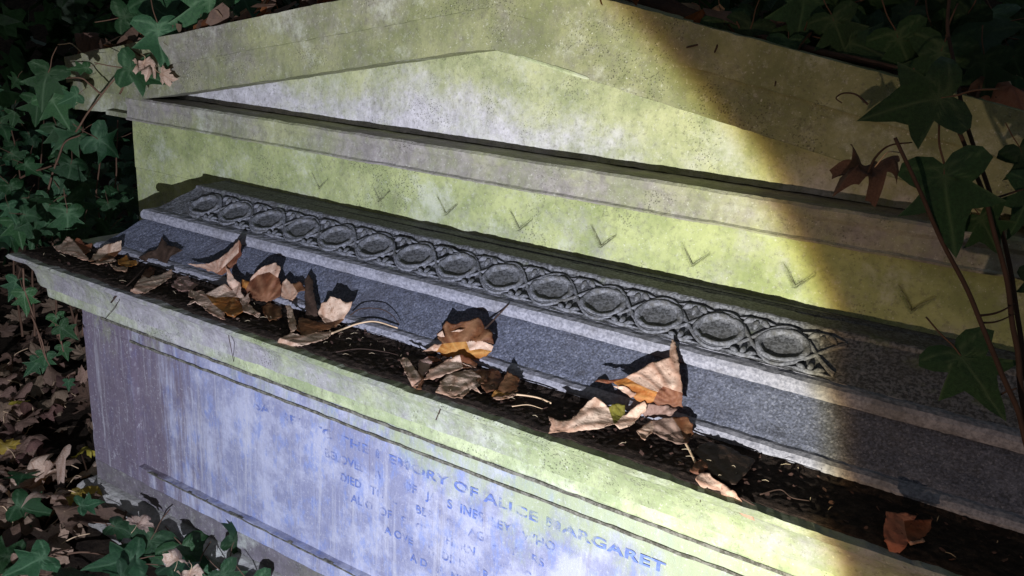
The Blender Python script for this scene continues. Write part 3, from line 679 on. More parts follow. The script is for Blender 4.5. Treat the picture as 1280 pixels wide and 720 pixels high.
ledge_leaf('large pale pink leaf with olive green fold at the front of the right pile',
    [(P_, [(686, 540, .2), (688, 529, 1.0), (684, 520, 1.6), (691, 524, 1.6), (703, 527, 1.6), (714, 524, 2.2), (729, 510, 3.4), (743, 495, 4.6), (754, 503, 4.0), (760, 508, 3.4), (764, 520, 2.2), (768, 531, 1.0), (750, 536, .5), (730, 537, .3), (712, 540, .1), (697, 541, .1)]),
     (O_, [(760, 508, 3.4), (770, 504, 3.4), (782, 505, 2.8), (779, 519, 1.6), (768, 531, 1.0), (764, 520, 2.2)]),
     (P_, [(768, 531, 1.0), (779, 519, 1.6), (794, 509, 2.4), (805, 502, 3.0), (809, 506, 2.8), (808, 514, 2.0), (798, 524, 1.0), (786, 533, .4), (774, 535, .3)])], crump=4)
ledge_leaf('tall pale leaf with glowing amber base and a pointed tip against the carved band',
    [(P_, [(783, 472, 3.0), (800, 462, 3.2), (815, 454, 3.2), (826, 451, 3.0), (837, 446, 2.6), (837, 466, 2.6), (830, 483, 3.2), (822, 490, 3.4), (812, 487, 3.6), (797, 480, 3.4)]),
     (P_, [(837, 446, 2.6), (838, 432, 1.8), (840, 423, 1.4), (845, 432, 1.6), (848, 452, 2.2), (852, 478, 2.6), (853, 491, 2.6), (840, 487, 2.8), (830, 483, 3.2), (837, 466, 2.6)]),
     (A_, [(766, 478, 3.0), (783, 472, 3.0), (797, 480, 3.4), (812, 487, 3.6), (822, 490, 3.4), (816, 503, 2.2), (804, 506, 1.8), (790, 496, 2.6), (778, 483, 3.0)]),
     (B_, [(822, 490, 3.4), (830, 483, 3.2), (840, 487, 2.8), (853, 491, 2.6), (854, 508, 1.4), (838, 508, 1.4), (826, 506, 1.8), (816, 503, 2.2)]),
     (P_, [(766, 482, 3.2), (785, 485, 3.3), (795, 491, 3.2), (788, 497, 2.6), (776, 489, 2.8)]),
     (B_, [(745, 478, 3.2), (749, 473, 3.4), (766, 475, 3.0), (783, 472, 3.0), (766, 478, 3.0)])], crump=4)
ledge_leaf('dull grey pink leaf with a long stalk hanging towards the ledge edge',
    [(P_, [(795, 541, .8), (803, 533, 1.4), (815, 526, 2.0), (818, 534, 1.6), (815, 540, 1.2), (806, 551, .4)]),
     (V_, [(815, 526, 2.0), (828, 522, 2.2), (841, 523, 2.0), (851, 538, 1.4), (857, 556, .8), (838, 552, .7), (826, 546, .8), (815, 540, 1.2), (818, 534, 1.6)]),
     (B_, [(841, 523, 2.0), (860, 520, 1.2), (868, 533, .8), (864, 548, .5), (857, 556, .8), (851, 538, 1.4)])],
    stalk=[(857, 554, .8), (862, 563, .6), (870, 580, .4), (875, 591, .3)], crump=4)
ledge_leaf('long pale leaf drooping over the mossy front edge of the ledge',
    [(P_, [(868, 599, .5), (876, 592, .9), (886, 592, .9), (902, 604, .8), (914, 613, .6), (921, 617, .5), (913, 624, .3), (898, 620, .3), (884, 611, .3)]),
     (P_, [(913, 624, .3), (921, 617, .5), (930, 628, .4), (941, 643, .4), (944, 650, .3), (930, 645, .2), (918, 634, .2)])])
ledge_leaf('rust orange leaf standing alone at the dark right end of the ledge',
    [(U_, [(1105, 676, .8), (1106, 655, 2.0), (1107, 638, 3.0), (1120, 640, 2.8), (1132, 641, 2.8), (1144, 645, 2.6), (1142, 650, 2.2), (1130, 651, 2.0), (1131, 662, 1.4), (1135, 676, .8), (1130, 683, .4), (1122, 693, .1), (1112, 690, .2)]),
     (B_, [(1130, 651, 2.0), (1142, 650, 2.2), (1165, 651, 2.0), (1163, 662, 1.2), (1155, 674, .5), (1135, 676, .8), (1131, 662, 1.4)]),
     (P_, [(1135, 676, .8), (1155, 674, .6), (1156, 678, .3), (1136, 680, .3)])])
ledge_leaf('upright painted shadow sliver between two pale leaf clusters',
    [(K_, [(380, 374, 1.2), (382, 350, 1.6), (386, 343, 1.8), (391, 350, 1.8), (392, 368, 1.8), (398, 388, 1.2), (396, 399, .6), (384, 398, .5)])])  # upright near-black patch in place of a cast shadow
ledge_leaf('star shaped painted shadow behind the small amber scrap',
    [(K_, [(172, 322, .5), (186, 314, .8), (197, 310, .8), (203, 296, 1.2), (209, 307, 1.0), (230, 312, .8), (214, 321, .5), (206, 334, .3), (190, 330, .3)])])  # star-shaped cast shadow, modelled as a near-black patch
ledge_leaf('flat painted shadow patch on the ledge right of the long stalk',
    [(K_, [(866, 562, .3), (884, 552, .6), (905, 556, .7), (926, 568, .6), (944, 574, .4), (936, 590, .3), (920, 606, .2), (900, 600, .2), (880, 584, .2)])])  # shadow cast across the ledge, put in as a near-black sheet
ledge_leaf('small brown leaf fragment tucked under the centre pile',
    [(B_, [(598, 478, .4), (606, 462, .8), (622, 462, .7), (630, 474, .4), (622, 486, .2), (608, 490, .2)])])
ledge_leaf('torn brown leaf fragment beneath the ragged pale leaf',
    [(B_, [(326, 384, .4), (338, 378, .9), (352, 384, .7), (352, 396, .3), (336, 402, .2)])])
ledge_leaf('tan crumpled leaf lying between the first pink leaves and the ragged pale leaf',
    [(V_, [(214, 358, .4), (222, 346, 1.2), (234, 344, 1.4), (240, 352, 1.2), (248, 356, .8), (238, 364, .5), (226, 364, .3)])], crump=5)
ledge_leaf('curled tan leaf half hidden behind the orange brown cupped leaf',
    [(P_, [(352, 372, .6), (350, 356, 1.6), (358, 348, 2.2), (366, 356, 1.8), (372, 366, 1.2), (366, 376, .6)]), (B_, [(366, 356, 1.8), (376, 352, 1.6), (382, 362, 1.0), (372, 366, 1.2)])], crump=5)
ledge_leaf('tan leaf wedged behind the rolled tube leaf at the centre pile',
    [(V_, [(526, 476, .4), (522, 462, 1.0), (524, 450, 1.6), (534, 446, 1.8), (540, 452, 1.4), (536, 464, .8)]), (B_, [(534, 446, 1.8), (546, 446, 1.4), (552, 452, 1.0), (540, 452, 1.4)])], crump=5)
ledge_leaf('curled brown leaf under the folded pale leaf in front of the granite slope',
    [(B_, [(578, 472, .6), (588, 464, 1.0), (604, 462, 1.0), (612, 470, .8), (606, 480, .4), (592, 482, .3)])], crump=5)
ledge_leaf('tan curled leaf under the tall pointed leaf at right of the ledge',
    [(V_, [(800, 512, 1.0), (812, 504, 1.8), (830, 507, 1.8), (846, 510, 1.4), (840, 520, 1.2), (822, 522, 1.0), (808, 522, .6)])], crump=5)
ledge_leaf('small brown leaf curl close to the end of the long stalk on the ledge',
    [(B_, [(862, 590, .2), (868, 578, .8), (878, 574, 1.0), (884, 582, .7), (878, 592, .3)])], crump=5)
def twig(label, pts, r=.0011, mat='twig', cat='twig', name='twig', taper=.5):
    b = bmesh.new(); c = curve_pts(pts, 6); tube(b, c, [r * (1 - taper * i / len(c)) for i in range(len(c))], 6)
    o = obj(name, b, M[mat], None, True, origin=tuple(c[0])); return tag(o, label, cat)
twig('dark thin twig arching off the granite slope beside the leaf pile', [surf(438, 394, .8), surf(448, 387, 1.6), surf(462, 385, 1.8), surf(478, 387, 1.5), surf(490, 394, .9), surf(499, 405, .3)])
twig('straight brown stick leaning across the front of the ledge at left', [surf(139, 378, .4), surf(150, 365, .8), surf(166, 350, 1.0), surf(181, 334, 1.4)], .0016)
twig('short black twig hanging down the cornice at left', [surf(147, 378, .3), surf(143, 386, 1.2), surf(131, 399, .6)], .0008)
twig('thin curved stem hanging down over the cornice front', [surf(287, 409, .4), surf(286, 420, .6), surf(289, 436, .5), surf(292, 452, .5)], .0009)
twig('black twig end poking over the front edge below the drooping leaf', [surf(926, 622, .5), surf(936, 628, .8), surf(948, 634, .4)], .0014)
twig('tiny dark hooked stem on the mossy cornice face right of centre', [surf(876, 610, .3), surf(877, 618, .8), surf(875, 628, .4)], .0008)
twig('thin reddish stem lying against the headstone shadow above the bead', [surf(545, 525, .2), surf(551, 508, .4), surf(549, 500, .6)], .0009)

# ------------------------------------------------------------------ ivy
IVY_OUT = [(0, -.02), (.10, -.13), (.26, -.17), (.42, -.12), (.50, .0), (.38, .14), (.25, .23), (.38, .33), (.54, .46), (.36, .49), (.22, .49), (.15, .62), (.09, .82), (0, 1.0)]
def outline(pts):
    R_ = pts; L_ = [(-x, y) for x, y in pts[::-1][1:-1]]; return R_ + L_
MAPLE_OUT = [(0, 0), (.07, -.03), (.20, -.12), (.30, -.08), (.33, .02), (.52, .02), (.50, .12), (.60, .20), (.46, .26), (.38, .30), (.48, .42), (.58, .56), (.46, .58), (.40, .64), (.28, .54), (.20, .52), (.22, .70), (.14, .80), (.08, .90), (0, 1.0)]
def leaf_mesh(name, out, mats, veins, curl=.15, fold=.15, rough=.03, seed=0, stalk=0.4, steps=5, skew=0.0):
    bm = bmesh.new(); vl = vein_layer(bm); rnd = random.Random(seed)
    O = outline(out); P = []
    for (ax, ay), (bx, by) in zip(O, O[1:] + O[:1]):
        for k in range(3): P.append((ax + (bx - ax) * k / 3, ay + (by - ay) * k / 3))
    P = [(x * (1 + .09 * nz((x, y, seed), 2.3)) + skew * y * y, y * (1 + .05 * nz((y, x, seed + 3), 2))) for x, y in P]
    c0 = (0, .12); n = len(P)
    def z_(x, y):
        r = math.hypot(x, y - .2)
        return fold * abs(x) - curl * (r ** 2) * (1 + .8 * nz((x, y, seed), 1.3)) + rough * nz((x, y, seed + 9), 5) + curl * .9 * nz((x * 1.4, y * 1.4, seed + 4), 1.2)
    def ve(x, y):
        d = min(seg_d((x, y), (0, 0), q)[0] for q in veins)
        return max(0, 1 - d / .028)
    ctr = bm.verts.new((c0[0], c0[1], z_(*c0))); ctr[vl] = 1; loops = []
    for s in range(1, steps + 1):
        u = (s / steps) ** .8; L = []
        for x, y in P:
            px, py = c0[0] + (x - c0[0]) * u, c0[1] + (y - c0[1]) * u
            v = bm.verts.new((px, py, z_(px, py))); v[vl] = ve(px, py); L.append(v)
        loops.append(L)
    for k in range(n): bm.faces.new((ctr, loops[0][k], loops[0][(k + 1) % n]))
    for A, B in zip(loops, loops[1:]):
        for k in range(n): bm.faces.new((A[k], B[k], B[(k + 1) % n], A[(k + 1) % n]))
    if stalk:
        nb = len(bm.faces); st = [Vector((0, .1, z_(0, .1) - .008)), Vector((0, -.05, -.02)), Vector((.03, -stalk * .5, -.05)), Vector((.02, -stalk, -.14))]
        tube(bm, curve_pts(st, 4), .012, 5)
        bm.faces.ensure_lookup_table()
        for f in bm.faces[nb:]: f.material_index = 1
    me = bpy.data.meshes.new(name); bm.to_mesh(me); bm.free()
    for m in mats: me.materials.append(m)
    for p in me.polygons: p.use_smooth = True
    return me
IV = [(0, 1.0), (.54, .46), (-.54, .46), (.42, -.06), (-.42, -.06)]
MV = [(0, 1.0), (.58, .56), (-.58, .56), (.60, .20), (-.60, .20)]
ivy_m = [leaf_mesh('ivy_leaf', IVY_OUT, [M['ivy'], M['stem']], IV, .10 + .05 * (s % 3), .10, .03, s, .55, 5) for s in range(6)]
ivyd_m = [leaf_mesh('ivy_leaf', IVY_OUT, [M['ivydark'], M['stem']], IV, .10 + .06 * (s % 3), .10, .03, s + 20, .55, 5) for s in range(4)]
def ground_leaves(mat): return [leaf_mesh('ground_leaf', MAPLE_OUT, [M[mat], M['stalk']], MV, .25 + .28 * (s % 4), .05 - .2 * (s % 3), .07, s + 40, .5, 4, .1 * (s - 2)) for s in range(5)]
gl = {k: ground_leaves(k) for k in ('tan', 'umber', 'yellow', 'rust', 'pale')}
def cam_mat(p, size, rot, tx=0.0, ty=0.0):
    """leaf facing the camera, tip turned rot degrees clockwise from picture-up, then tipped tx/ty degrees"""
    d = (CAM - p).normalized(); up = R @ Vector((0, 1, 0)); rt = up.cross(d).normalized(); up = d.cross(rt)
    B = Matrix((rt, up, d)).transposed()
    E_ = B @ Euler((math.radians(tx), math.radians(ty), 0)).to_matrix() @ Matrix.Rotation(math.radians(-rot), 3, 'Z')
    return Matrix.Translation(p) @ E_.to_4x4() @ Matrix.Scale(size, 4)
twig('thin brown stem lying along the ledge left of the centre pile', [surf(420, 440, .3), surf(450, 436, .5), surf(482, 440, .4), surf(498, 444, .3)], .0008)
twig('short pale stem on the ledge between centre and right piles', [surf(640, 508, .3), surf(660, 506, .5), surf(678, 511, .3)], .0007, 'stalk')
twig('thin bent twig on the dark ledge right of the drooping leaf', [surf(950, 618, .3), surf(975, 612, .5), surf(990, 622, .4), surf(1012, 626, .3)], .0009)
def ivy_plant(label, origin, stems, leaves, meshes=ivy_m, group=None, sr=.0022, seed=1, bark='stem'):
    t_ = empty('ivy_plant', origin, label, 'ivy', group); rnd = random.Random(seed)
    for s in stems:
        r_ = sr
        if isinstance(s, tuple): s, r_ = s
        b = bmesh.new(); c = curve_pts(s, 7); c = [p + wob(p, .003, 22) for p in c]
        tube(b, c, [r_ * (1 - .45 * i / len(c)) for i in range(len(c))], 6)
        obj('stem', b, M[bark], t_, True)
    for (p, size, rot, tx, ty) in leaves:
        inst('leaf', rnd.choice(meshes), cam_mat(p, size, rot, tx, ty), t_)
    return t_
# ivy trailing over the left end of the pediment
def lf(px, py, D, wpx, rot, tx=0, ty=0): return (at(px, py, D), wpx / FPX * D / .94, rot, tx, ty)
D0 = 1.93
ivy_plant('ivy trailing over the pediment left shoulder with big bright leaves', tuple(at(110, 140, D0)),
    [[at(95, 165, D0), at(112, 138, D0 - .02), at(128, 118, D0 - .03), at(150, 92, D0 - .03), at(180, 72, D0), at(225, 50, D0 + .02), at(262, 5, D0 + .06)],
     [at(128, 118, D0 - .03), at(112, 105, D0 - .03), at(98, 97, D0 - .04), at(60, 100, D0)], [at(150, 118, D0 - .03), at(160, 100, D0 - .05), at(172, 86, D0 - .05)],
     [at(180, 72, D0), at(165, 62, D0 - .02), at(155, 56, D0 - .02)], [at(225, 50, D0), at(234, 42, D0 - .02), at(242, 30, D0 - .02)]],
    [lf(197, 30, D0 - .06, 62, 175, -20, 10), lf(262, -12, D0 - .06, 88, 178, -15, -8), lf(155, 85, D0 - .08, 56, 105, -25, 15), lf(62, 86, D0 - .05, 52, 190, -10, -20),
     lf(97, 118, D0 - .05, 26, 235, 20, 20), lf(110, 84, D0 - .05, 24, 250, 50, 10), lf(182, -2, D0 + .05, 62, 130, -40, 10), lf(150, 22, D0 + .1, 50, 80, -30, 0), lf(215, 60, D0 - .06, 20, 120, 40, 0),
     lf(300, -8, D0 + .05, 50, 160, -30, 20), lf(225, -10, D0 + .1, 60, 190, -30, 0), lf(62, 120, D0 + .05, 44, 150, 0, 0)], seed=4)
# ivy bank left of the headstone
rnd = random.Random(11); lv = []
for i in range(88):
    px = rnd.uniform(-40, 168); py = 92 + rnd.random() ** .85 * 215
    if py < 165 and px > 80: continue
    D = rnd.uniform(2.15, 2.75) - (.25 if py > 240 else 0)
    lv.append((at(px, py, D), rnd.uniform(.045, .085), rnd.gauss(180, 50), rnd.gauss(-15, 28), rnd.gauss(0, 28)))
for px, py, w_, r_ in ((118, 185, 52, 120), (90, 215, 46, 200), (75, 240, 44, 190), (85, 262, 50, 150), (128, 262, 28, 110), (35, 262, 42, 200), (12, 245, 40, 160), (155, 268, 20, 100), (48, 285, 46, 190), (20, 290, 40, 170), (100, 180, 44, 230), (70, 170, 40, 160)):
    lv.append((at(px, py - 14, 2.15), w_ / FPX * 2.15, r_, rnd.gauss(-15, 15), rnd.gauss(0, 15)))
st = []
for i in range(8):
    px = rnd.uniform(0, 150); D = rnd.uniform(2.2, 2.5)
    st.append([at(px + rnd.uniform(-20, 20), 420, D - .1), at(px, 330, D - .05), at(px + rnd.uniform(-25, 30), 240, D), at(px + rnd.uniform(-30, 40), 150, D + .05)])
st.append([at(58, 260, 2.14), at(62, 230, 2.12), at(80, 180, 2.12), at(100, 168, 2.12)]); st.append([at(20, 225, 2.2), at(50, 212, 2.16), at(72, 205, 2.14)])
ivy_plant('thick clump of dark ivy climbing beside the headstone left edge', tuple(at(80, 420, 2.3)), st, lv, seed=5, sr=.003)
# ivy hanging below the left corner of the ledge
D1 = 1.72
ivy_plant('thin ivy strands dangling under the left corner of the tomb ledge', tuple(at(60, 470, D1)),
    [[at(28, 335, D1), at(31, 360, D1), at(40, 390, D1), at(52, 430, D1), at(62, 458, D1)], [at(38, 392, D1), at(52, 425, D1 - .02), at(60, 450, D1)], [at(80, 440, D1), at(76, 420, D1), at(70, 405, D1)]],
    [lf(30, 365, D1, 30, 175, -10, 20), lf(75, 408, D1, 26, 130, -10, 0), lf(78, 432, D1, 20, 160, 0, 20), lf(58, 442, D1, 24, 190, 0, 0), lf(48, 452, D1, 24, 220, -20, 0), lf(86, 475, D1, 14, 180, 0, 0), lf(22, 350, D1 + .05, 28, 200, 0, 10), lf(70, 395, D1 + .05, 24, 160, 30, 0)], seed=6, sr=.0018)
# ivy on the ground by the plinth
lv = []; rnd = random.Random(77)
for px, py, w_, r_, tx, ty in ((192, 676, 62, 215, -25, -10), (228, 690, 66, 165, -15, 15), (262, 684, 44, 120, -35, 10), (291, 690, 46, 15, -10, 30), (172, 706, 58, 260, -30, 0), (212, 716, 50, 130, -45, 20), (246, 718, 56, 195, -10, -25), (276, 722, 44, 150, -30, 0),
                           (140, 664, 36, 130, -20, 20), (150, 728, 40, 100, -30, 25), (58, 704, 48, 235, -45, 0), (20, 640, 44, 130, -40, 15), (100, 640, 28, 60, -30, 0), (30, 600, 34, 200, -50, 0), (316, 738, 50, 170, -20, 0), (70, 724, 50, 120, -40, 20), (15, 705, 50, 260, -40, 0)):
    p = onZ(px, py - 8, GZ + .04 + .05 * rnd.random()); lv.append((p, w_ / FPX * (p - CAM).length / 1.0, r_ + rnd.gauss(0, 15), tx + rnd.gauss(0, 14), ty + rnd.gauss(0, 14)))
st = [[onZ(40, 700, GZ + .02), onZ(110, 690, GZ + .03), onZ(170, 700, GZ + .04), onZ(240, 700, GZ + .04), onZ(300, 730, GZ + .02)], [onZ(100, 560, GZ + .02), onZ(125, 640, GZ + .03), onZ(160, 690, GZ + .04)]]
ivy_plant('creeping ivy on the ground against the tomb plinth', tuple(onZ(200, 700, GZ)), st, lv, seed=7)
# ivy hanging in the dim foreground at right
D2 = .80
ivy_plant('dim ivy stems with three large leaves rising before the tomb right side', tuple(onZ(1330, 700, GZ)),
    [([at(1335, 760, .80), at(1300, 620, .80), at(1283, 550, .80), at(1255, 470, .80), at(1222, 390, .80), at(1180, 310, .80), at(1150, 235, .79), at(1118, 172, .79)], .0032),
     ([at(1345, 760, .82), at(1290, 560, .82), at(1272, 440, .82), at(1256, 340, .82), at(1228, 240, .81), at(1190, 145, .80)], .0034),
     ([at(1350, 740, .84), at(1305, 560, .84), at(1280, 460, .84), at(1265, 350, .84), at(1240, 250, .83), at(1206, 150, .82), at(1190, 60, .84), at(1185, -20, .86)], .003),
     ([at(1226, 394, .80), at(1250, 388, .81), at(1268, 380, .82)], .0012), ([at(1228, 402, .80), at(1250, 399, .81), at(1270, 392, .82)], .001), ([at(1236, 248, .82), at(1258, 242, .83), at(1285, 235, .83)], .0013),
     ([at(1085, 130, .80), at(1070, 118, .81), at(1055, 116, .81), at(1045, 122, .81), at(1052, 128, .81)], .001), ([at(1240, 500, .86), at(1255, 490, .84), at(1272, 485, .83)], .0013)],
    [lf(1188, 120, D2, 104, 262, -25, 10), lf(1180, 208, D2, 108, 172, -15, -10), lf(1195, 436, .86, 96, 150, -20, 10), lf(1275, 185, .84, 60, 160, 0, 25), lf(1290, 230, .84, 70, 200, 0, 30), lf(1225, 270, .82, 60, 150, 20, 20), lf(1290, 340, .86, 50, 180, 0, 50)], meshes=ivyd_m, seed=8, bark='twig')
twig('rusty red dead leaf stem caught among the foreground ivy', [at(1085, 215, .9), at(1095, 196, .88), at(1112, 182, .86), at(1140, 178, .86)], .0014)
# ivy mass over the top right of the pediment
rnd = random.Random(21); lv = []
def topz(px): return 8 + max(0, px - 760) * .255
for i in range(92):
    px = rnd.uniform(770, 1330); py = topz(px) - rnd.uniform(-6, 150)
    p = onY(px, py, rnd.uniform(1.27, 1.75)); lv.append((p, rnd.uniform(.06, .11), rnd.gauss(180, 60), rnd.gauss(-10, 30), rnd.gauss(0, 30)))
for px, py, w_, r_ in ((905, 25, 60, 170), (940, 30, 60, 200), (1040, 20, 60, 160), (960, 82, 16, 180), (985, 50, 50, 190), (1180, 55, 80, 200), (1120, 40, 70, 160), (1230, 70, 60, 180)):
    p = onY(px, py, 1.26); lv.append((p, w_ / FPX * (p - CAM).length, r_, rnd.gauss(-10, 15), 0))
st = [([onY(745, -14, 1.34), onY(860, 22, 1.30), onY(960, 52, 1.29), onY(1080, 88, 1.28), onY(1180, 118, 1.28), onY(1300, 155, 1.28), onY(1420, 190, 1.3)], .016),
      ([onY(830, 0, 1.32), onY(940, 44, 1.27), onY(1060, 72, 1.26), onY(1170, 100, 1.26), onY(1290, 136, 1.27)], .006),
      ([onY(978, 45, 1.27), onY(974, 80, 1.25), onY(968, 108, 1.22)], .0016), ([onY(890, 45, 1.27), onY(875, 54, 1.23), onY(858, 59, 1.222)], .0018), ([onY(900, 40, 1.27), onY(898, 55, 1.23), onY(893, 66, 1.22)], .002)]
ivy_plant('dark ivy mass draped along the top right slope of the pediment', tuple(onY(1050, 60, 1.33)), st, lv, meshes=ivyd_m, seed=9, sr=.004, bark='twig')
# the dark thicket behind the tomb
bm = bmesh.new(); rnd = random.Random(31)
for i in range(2600):
    p = Vector((rnd.uniform(-4.2, 2.4), rnd.uniform(1.75, 3.4), 0)); p.z = GZ + rnd.random() * (.75 + .25 * nz((p.x, p.y, 0), 1.2)) * min(1.25, .35 + (p.y - 1.5) * .6)
    if p.x < -1.7: p.z = GZ + (p.z - GZ) * .75
    s = rnd.uniform(.05, .11); Mx = Matrix.Translation(p) @ Euler((rnd.uniform(.3, 1.6), rnd.gauss(0, .4), rnd.uniform(-1.2, 1.2))).to_matrix().to_4x4() @ Matrix.Scale(s, 4)
    O = outline(IVY_OUT); vs = [bm.verts.new(Mx @ Vector((x, y, .15 * abs(x) - .2 * y * y))) for x, y in O]
    c = bm.verts.new(Mx @ Vector((0, .15, 0)))
    for k in range(len(vs)): bm.faces.new((c, vs[k], vs[(k + 1) % len(vs)]))
tag(obj('ivy_thicket', bm, M['ivydark']), 'low dark ivy undergrowth covering the ground behind the tomb', 'undergrowth', kind='stuff')

bm = bmesh.new(); rnd = random.Random(33)  # added foliage, dense enough to keep the sky glow from showing
for i in range(9000):
    a = rnd.uniform(-2.2, 1.3); r_ = rnd.uniform(5.5, 8.5)
    p = Vector((math.sin(a) * r_, 1 + math.cos(a) * r_, GZ + rnd.random() ** 1.1 * 4.2)); s = rnd.uniform(.16, .34)
    Mx = Matrix.Translation(p) @ Euler((rnd.uniform(.3, 1.8), rnd.gauss(0, .5), rnd.uniform(-3, 3))).to_matrix().to_4x4() @ Matrix.Scale(s, 4)
    O = outline(IVY_OUT)[::2]; vs = [bm.verts.new(Mx @ Vector((x, y, .15 * abs(x) - .2 * y * y))) for x, y in O]
    bm.faces.new(vs)
tag(obj('woodland_sky_screen', bm, M['ivydark']), 'added dark woodland foliage hiding the sky far behind the tomb', 'woodland', kind='stuff')
# ------------------------------------------------------------------ leaves on the ground and on the pediment
def flat_mat(p, size, rz, tx, ty):
    return Matrix.Translation(p) @ Euler((tx, ty, rz)).to_matrix().to_4x4() @ Matrix.Scale(size, 4)
bm = bmesh.new(); rnd = random.Random(41)
for i in range(3000):
    x = rnd.uniform(-4.5, -1.4) if rnd.random() < .8 else rnd.uniform(-1.5, 2.5); y = rnd.uniform(-.8, 3.2)
    if x > -1.8 and .86 < y < 1.5: continue
    p = Vector((x, y, gz(x, y) + rnd.uniform(.002, .02))); s = rnd.uniform(.04, .085)
    Mx = flat_mat(p, s, rnd.uniform(0, 6.3), rnd.gauss(0, .35), rnd.gauss(0, .35)); O = outline(MAPLE_OUT); cu = rnd.uniform(-.5, .6); o = rnd.uniform(0, 90)
    vs = [bm.verts.new(Mx @ Vector((a, b, cu * (a * a + (b - .3) ** 2) + .12 * nz((a, b, o), 3)))) for a, b in O]; c = bm.verts.new(Mx @ Vector((0, .2, .02)))
    mi = 0 if rnd.random() < .35 else 1
    for k in range(len(vs)): f = bm.faces.new((c, vs[k], vs[(k + 1) % len(vs)])); f.material_index = mi
tag(obj('leaf_litter', bm, [M['tan'], M['umber']], smooth=False), 'deep brown leaf litter covering the ground round the tomb', 'leaf litter', kind='stuff')
rnd = random.Random(43); n = 0
GL = 'fallen leaves on the ground left of the tomb'
for i in range(46):
    px = rnd.uniform(2, 128); py = rnd.uniform(440, 718)
    if px > 100 and py < 600: px -= 40
    kind = rnd.choice(('tan', 'tan', 'tan', 'umber', 'pale' if py > 560 else 'tan'))
    kind = 'tan' if kind == 'pale' and rnd.random() < .6 else kind
    p = onZ(px, py, GZ + rnd.uniform(.02, .045))
    o = inst('fallen_leaf', rnd.choice(gl[kind]), flat_mat(p, rnd.uniform(.06, .10), rnd.uniform(0, 6.3), rnd.gauss(.35, .4), rnd.gauss(0, .4)))
    tag(o, {'tan': 'dry tan leaf lying on the ground litter left of the tomb', 'umber': 'dark brown dead leaf sunk in the ground litter left of the tomb', 'pale': 'pale pinkish leaf bright against the ground litter left of the tomb'}[kind], 'leaf', GL)
for px, py, lab, s in ((25, 500, 'small yellow leaf on the ground litter under the hanging ivy', .045), (10, 560, 'yellow leaf at the picture left edge on the ground litter', .06), (112, 560, 'yellowish leaf on the ground close to the tomb corner', .05), (88, 612, 'broad mottled yellow leaf on the litter beside the plinth', .08)):
    p = onZ(px, py, GZ + .05); tag(inst('fallen_leaf', rnd.choice(gl['yellow']), flat_mat(p, s, rnd.uniform(0, 6), .3, .1)), lab, 'leaf', GL)
for px, py, lab in ((222, 700, 'pale pink leaf scrap among the ground ivy by the plinth'), (240, 708, 'pale curled leaf between ivy leaves at the picture bottom'), (172, 655, 'pale grey leaf lying against the tomb plinth corner')):
    p = onZ(px, py, GZ + .12); tag(inst('fallen_leaf', rnd.choice(gl['pale']), cam_mat(p, .045, rnd.uniform(0, 360), -45, 30)), lab, 'leaf', GL)
for px, py, D, w_, r_, kind, lab in ((182, 72, 1.86, 22, 200, 'pale', 'small pale dead leaf caught on the ivy twig on the pediment'), (200, 92, 1.86, 20, 120, 'pale', 'torn pink leaf scrap hanging under the large ivy leaf'),
        (240, 28, 1.92, 28, 190, 'pale', 'pale curled dead leaf between two ivy leaves at the pediment top'), (332, 10, 1.84, 24, 80, 'rust', 'brown pink dead leaf lying on the pediment left slope'), (92, 55, 2.2, 50, 100, 'umber', 'dark brown dead leaf in the shade above the pediment left end'),
        (850, 18, 1.55, 60, 120, 'rust', 'reddish brown dead leaf on the pediment top right of the apex'), (1055, 38, 1.45, 26, 150, 'rust', 'small pink dead leaf tangled in the dark ivy at top right'), (1262, 100, 1.1, 70, 200, 'rust', 'orange dead leaf hanging at the top right corner of the picture'),
        (1105, 192, .92, 56, 250, 'umber', 'dull red dead leaf behind the foreground ivy leaf'), (1000, 8, 1.5, 26, 190, 'pale', 'pale leaf scrap high in the dark ivy behind the pediment')):
    p = at(px, py, D); tag(inst('fallen_leaf', rnd.choice(gl[kind]), cam_mat(p, w_ / FPX * D * 1.25, r_, rnd.choice((-48, 40)) + rnd.gauss(0, 8), rnd.choice((-45, 38)) + rnd.gauss(0, 8))), lab, 'leaf', 'dead leaves caught on the stone and ivy')

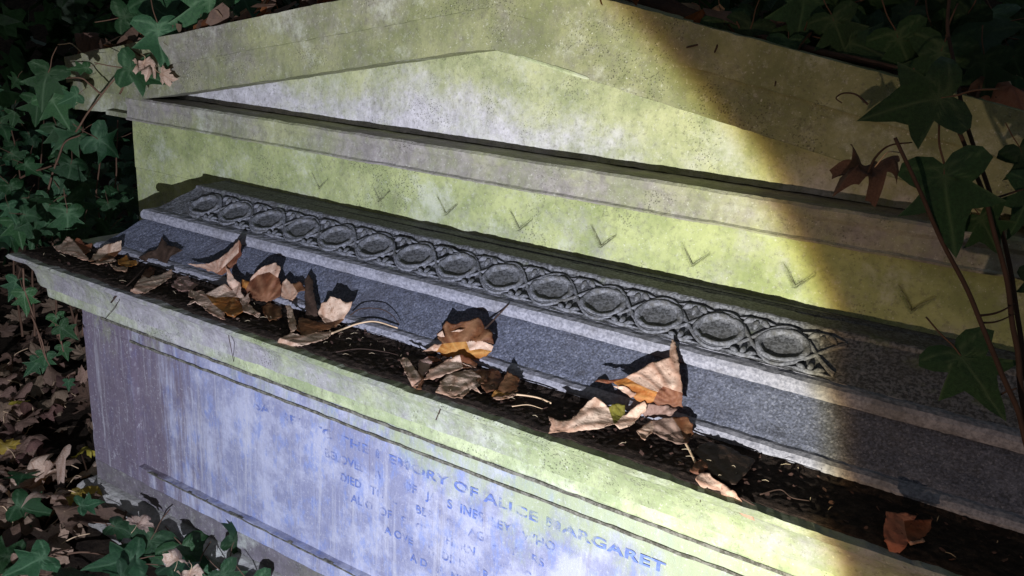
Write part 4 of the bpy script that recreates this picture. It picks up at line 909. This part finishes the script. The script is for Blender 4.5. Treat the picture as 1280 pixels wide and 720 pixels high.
# ------------------------------------------------------------------ light: a hand torch below the camera, a nearly black sky
W = bpy.data.worlds.new('World'); S.world = W; W.use_nodes = True
nt = W.node_tree; sky = nt.nodes.new('ShaderNodeTexSky'); sky.sky_type = 'NISHITA'; sky.sun_disc = False
sky.sun_elevation = math.radians(1); sky.sun_rotation = math.radians(200)
nt.links.new(sky.outputs[0], nt.nodes['Background'].inputs[0]); nt.nodes['Background'].inputs[1].default_value = .22
AX = Vector((-0.627, 0.734, -0.259)).normalized(); HALF = 38.2
L = bpy.data.lights.new('torch', 'SPOT'); L.energy = 238; L.spot_size = math.radians(176); L.spot_blend = 0.0; L.shadow_soft_size = .006
L.use_nodes = True; lt = L.node_tree; em = next(x for x in lt.nodes if x.type == 'EMISSION')
tc = lt.nodes.new('ShaderNodeTexCoord'); sx = lt.nodes.new('ShaderNodeSeparateXYZ'); lt.links.new(tc.outputs['Normal'], sx.inputs[0])
ab = lt.nodes.new('ShaderNodeMath'); ab.operation = 'ABSOLUTE'; lt.links.new(sx.outputs['Z'], ab.inputs[0])
ac = lt.nodes.new('ShaderNodeMath'); ac.operation = 'ARCCOSINE'; lt.links.new(ab.outputs[0], ac.inputs[0])
dv = lt.nodes.new('ShaderNodeMath'); dv.operation = 'DIVIDE'; lt.links.new(ac.outputs[0], dv.inputs[0]); dv.inputs[1].default_value = PI / 2
rp = lt.nodes.new('ShaderNodeValToRGB'); lt.links.new(dv.outputs[0], rp.inputs[0])
stops = [(0, (.64, .70, .84)), (22, (.78, .82, .92)), (32, (.95, .96, .94)), (HALF - 1.3, (1.0, .98, .84)), (HALF - .55, (.84, .75, .46)), (HALF - .05, (.42, .29, .13)), (HALF + .35, (.20, .125, .06)), (HALF + .9, (.105, .075, .050)), (HALF + 5, (.085, .061, .043)), (62, (.045, .032, .024)), (86, (.015, .012, .009))]
el = rp.color_ramp.elements
while len(el) < len(stops): el.new(.5)
for e_, (d, c) in zip(el, stops): e_.position = d / 90; e_.color = (*c, 1)
lt.links.new(rp.outputs[0], em.inputs['Color']); em.inputs['Strength'].default_value = 1.0
lo_ = bpy.data.objects.new('torch', L); COL.objects.link(lo_); lo_.location = TORCH
lo_.rotation_euler = AX.to_track_quat('-Z', 'Y').to_euler()

cam = bpy.data.cameras.new('camera'); cam.sensor_width = 36; cam.lens = FPX / 1280 * 36; cam.clip_end = 2000; cam.clip_start = .02
co = bpy.data.objects.new('camera', cam); COL.objects.link(co); co.matrix_world = Matrix.Translation(CAM) @ R.to_4x4(); S.camera = co
vs_ = S.view_settings; vs_.view_transform = 'Standard'; vs_.look = 'None'; vs_.exposure = 0; vs_.gamma = 1
S.cycles.max_bounces = 6; S.cycles.use_denoising = True
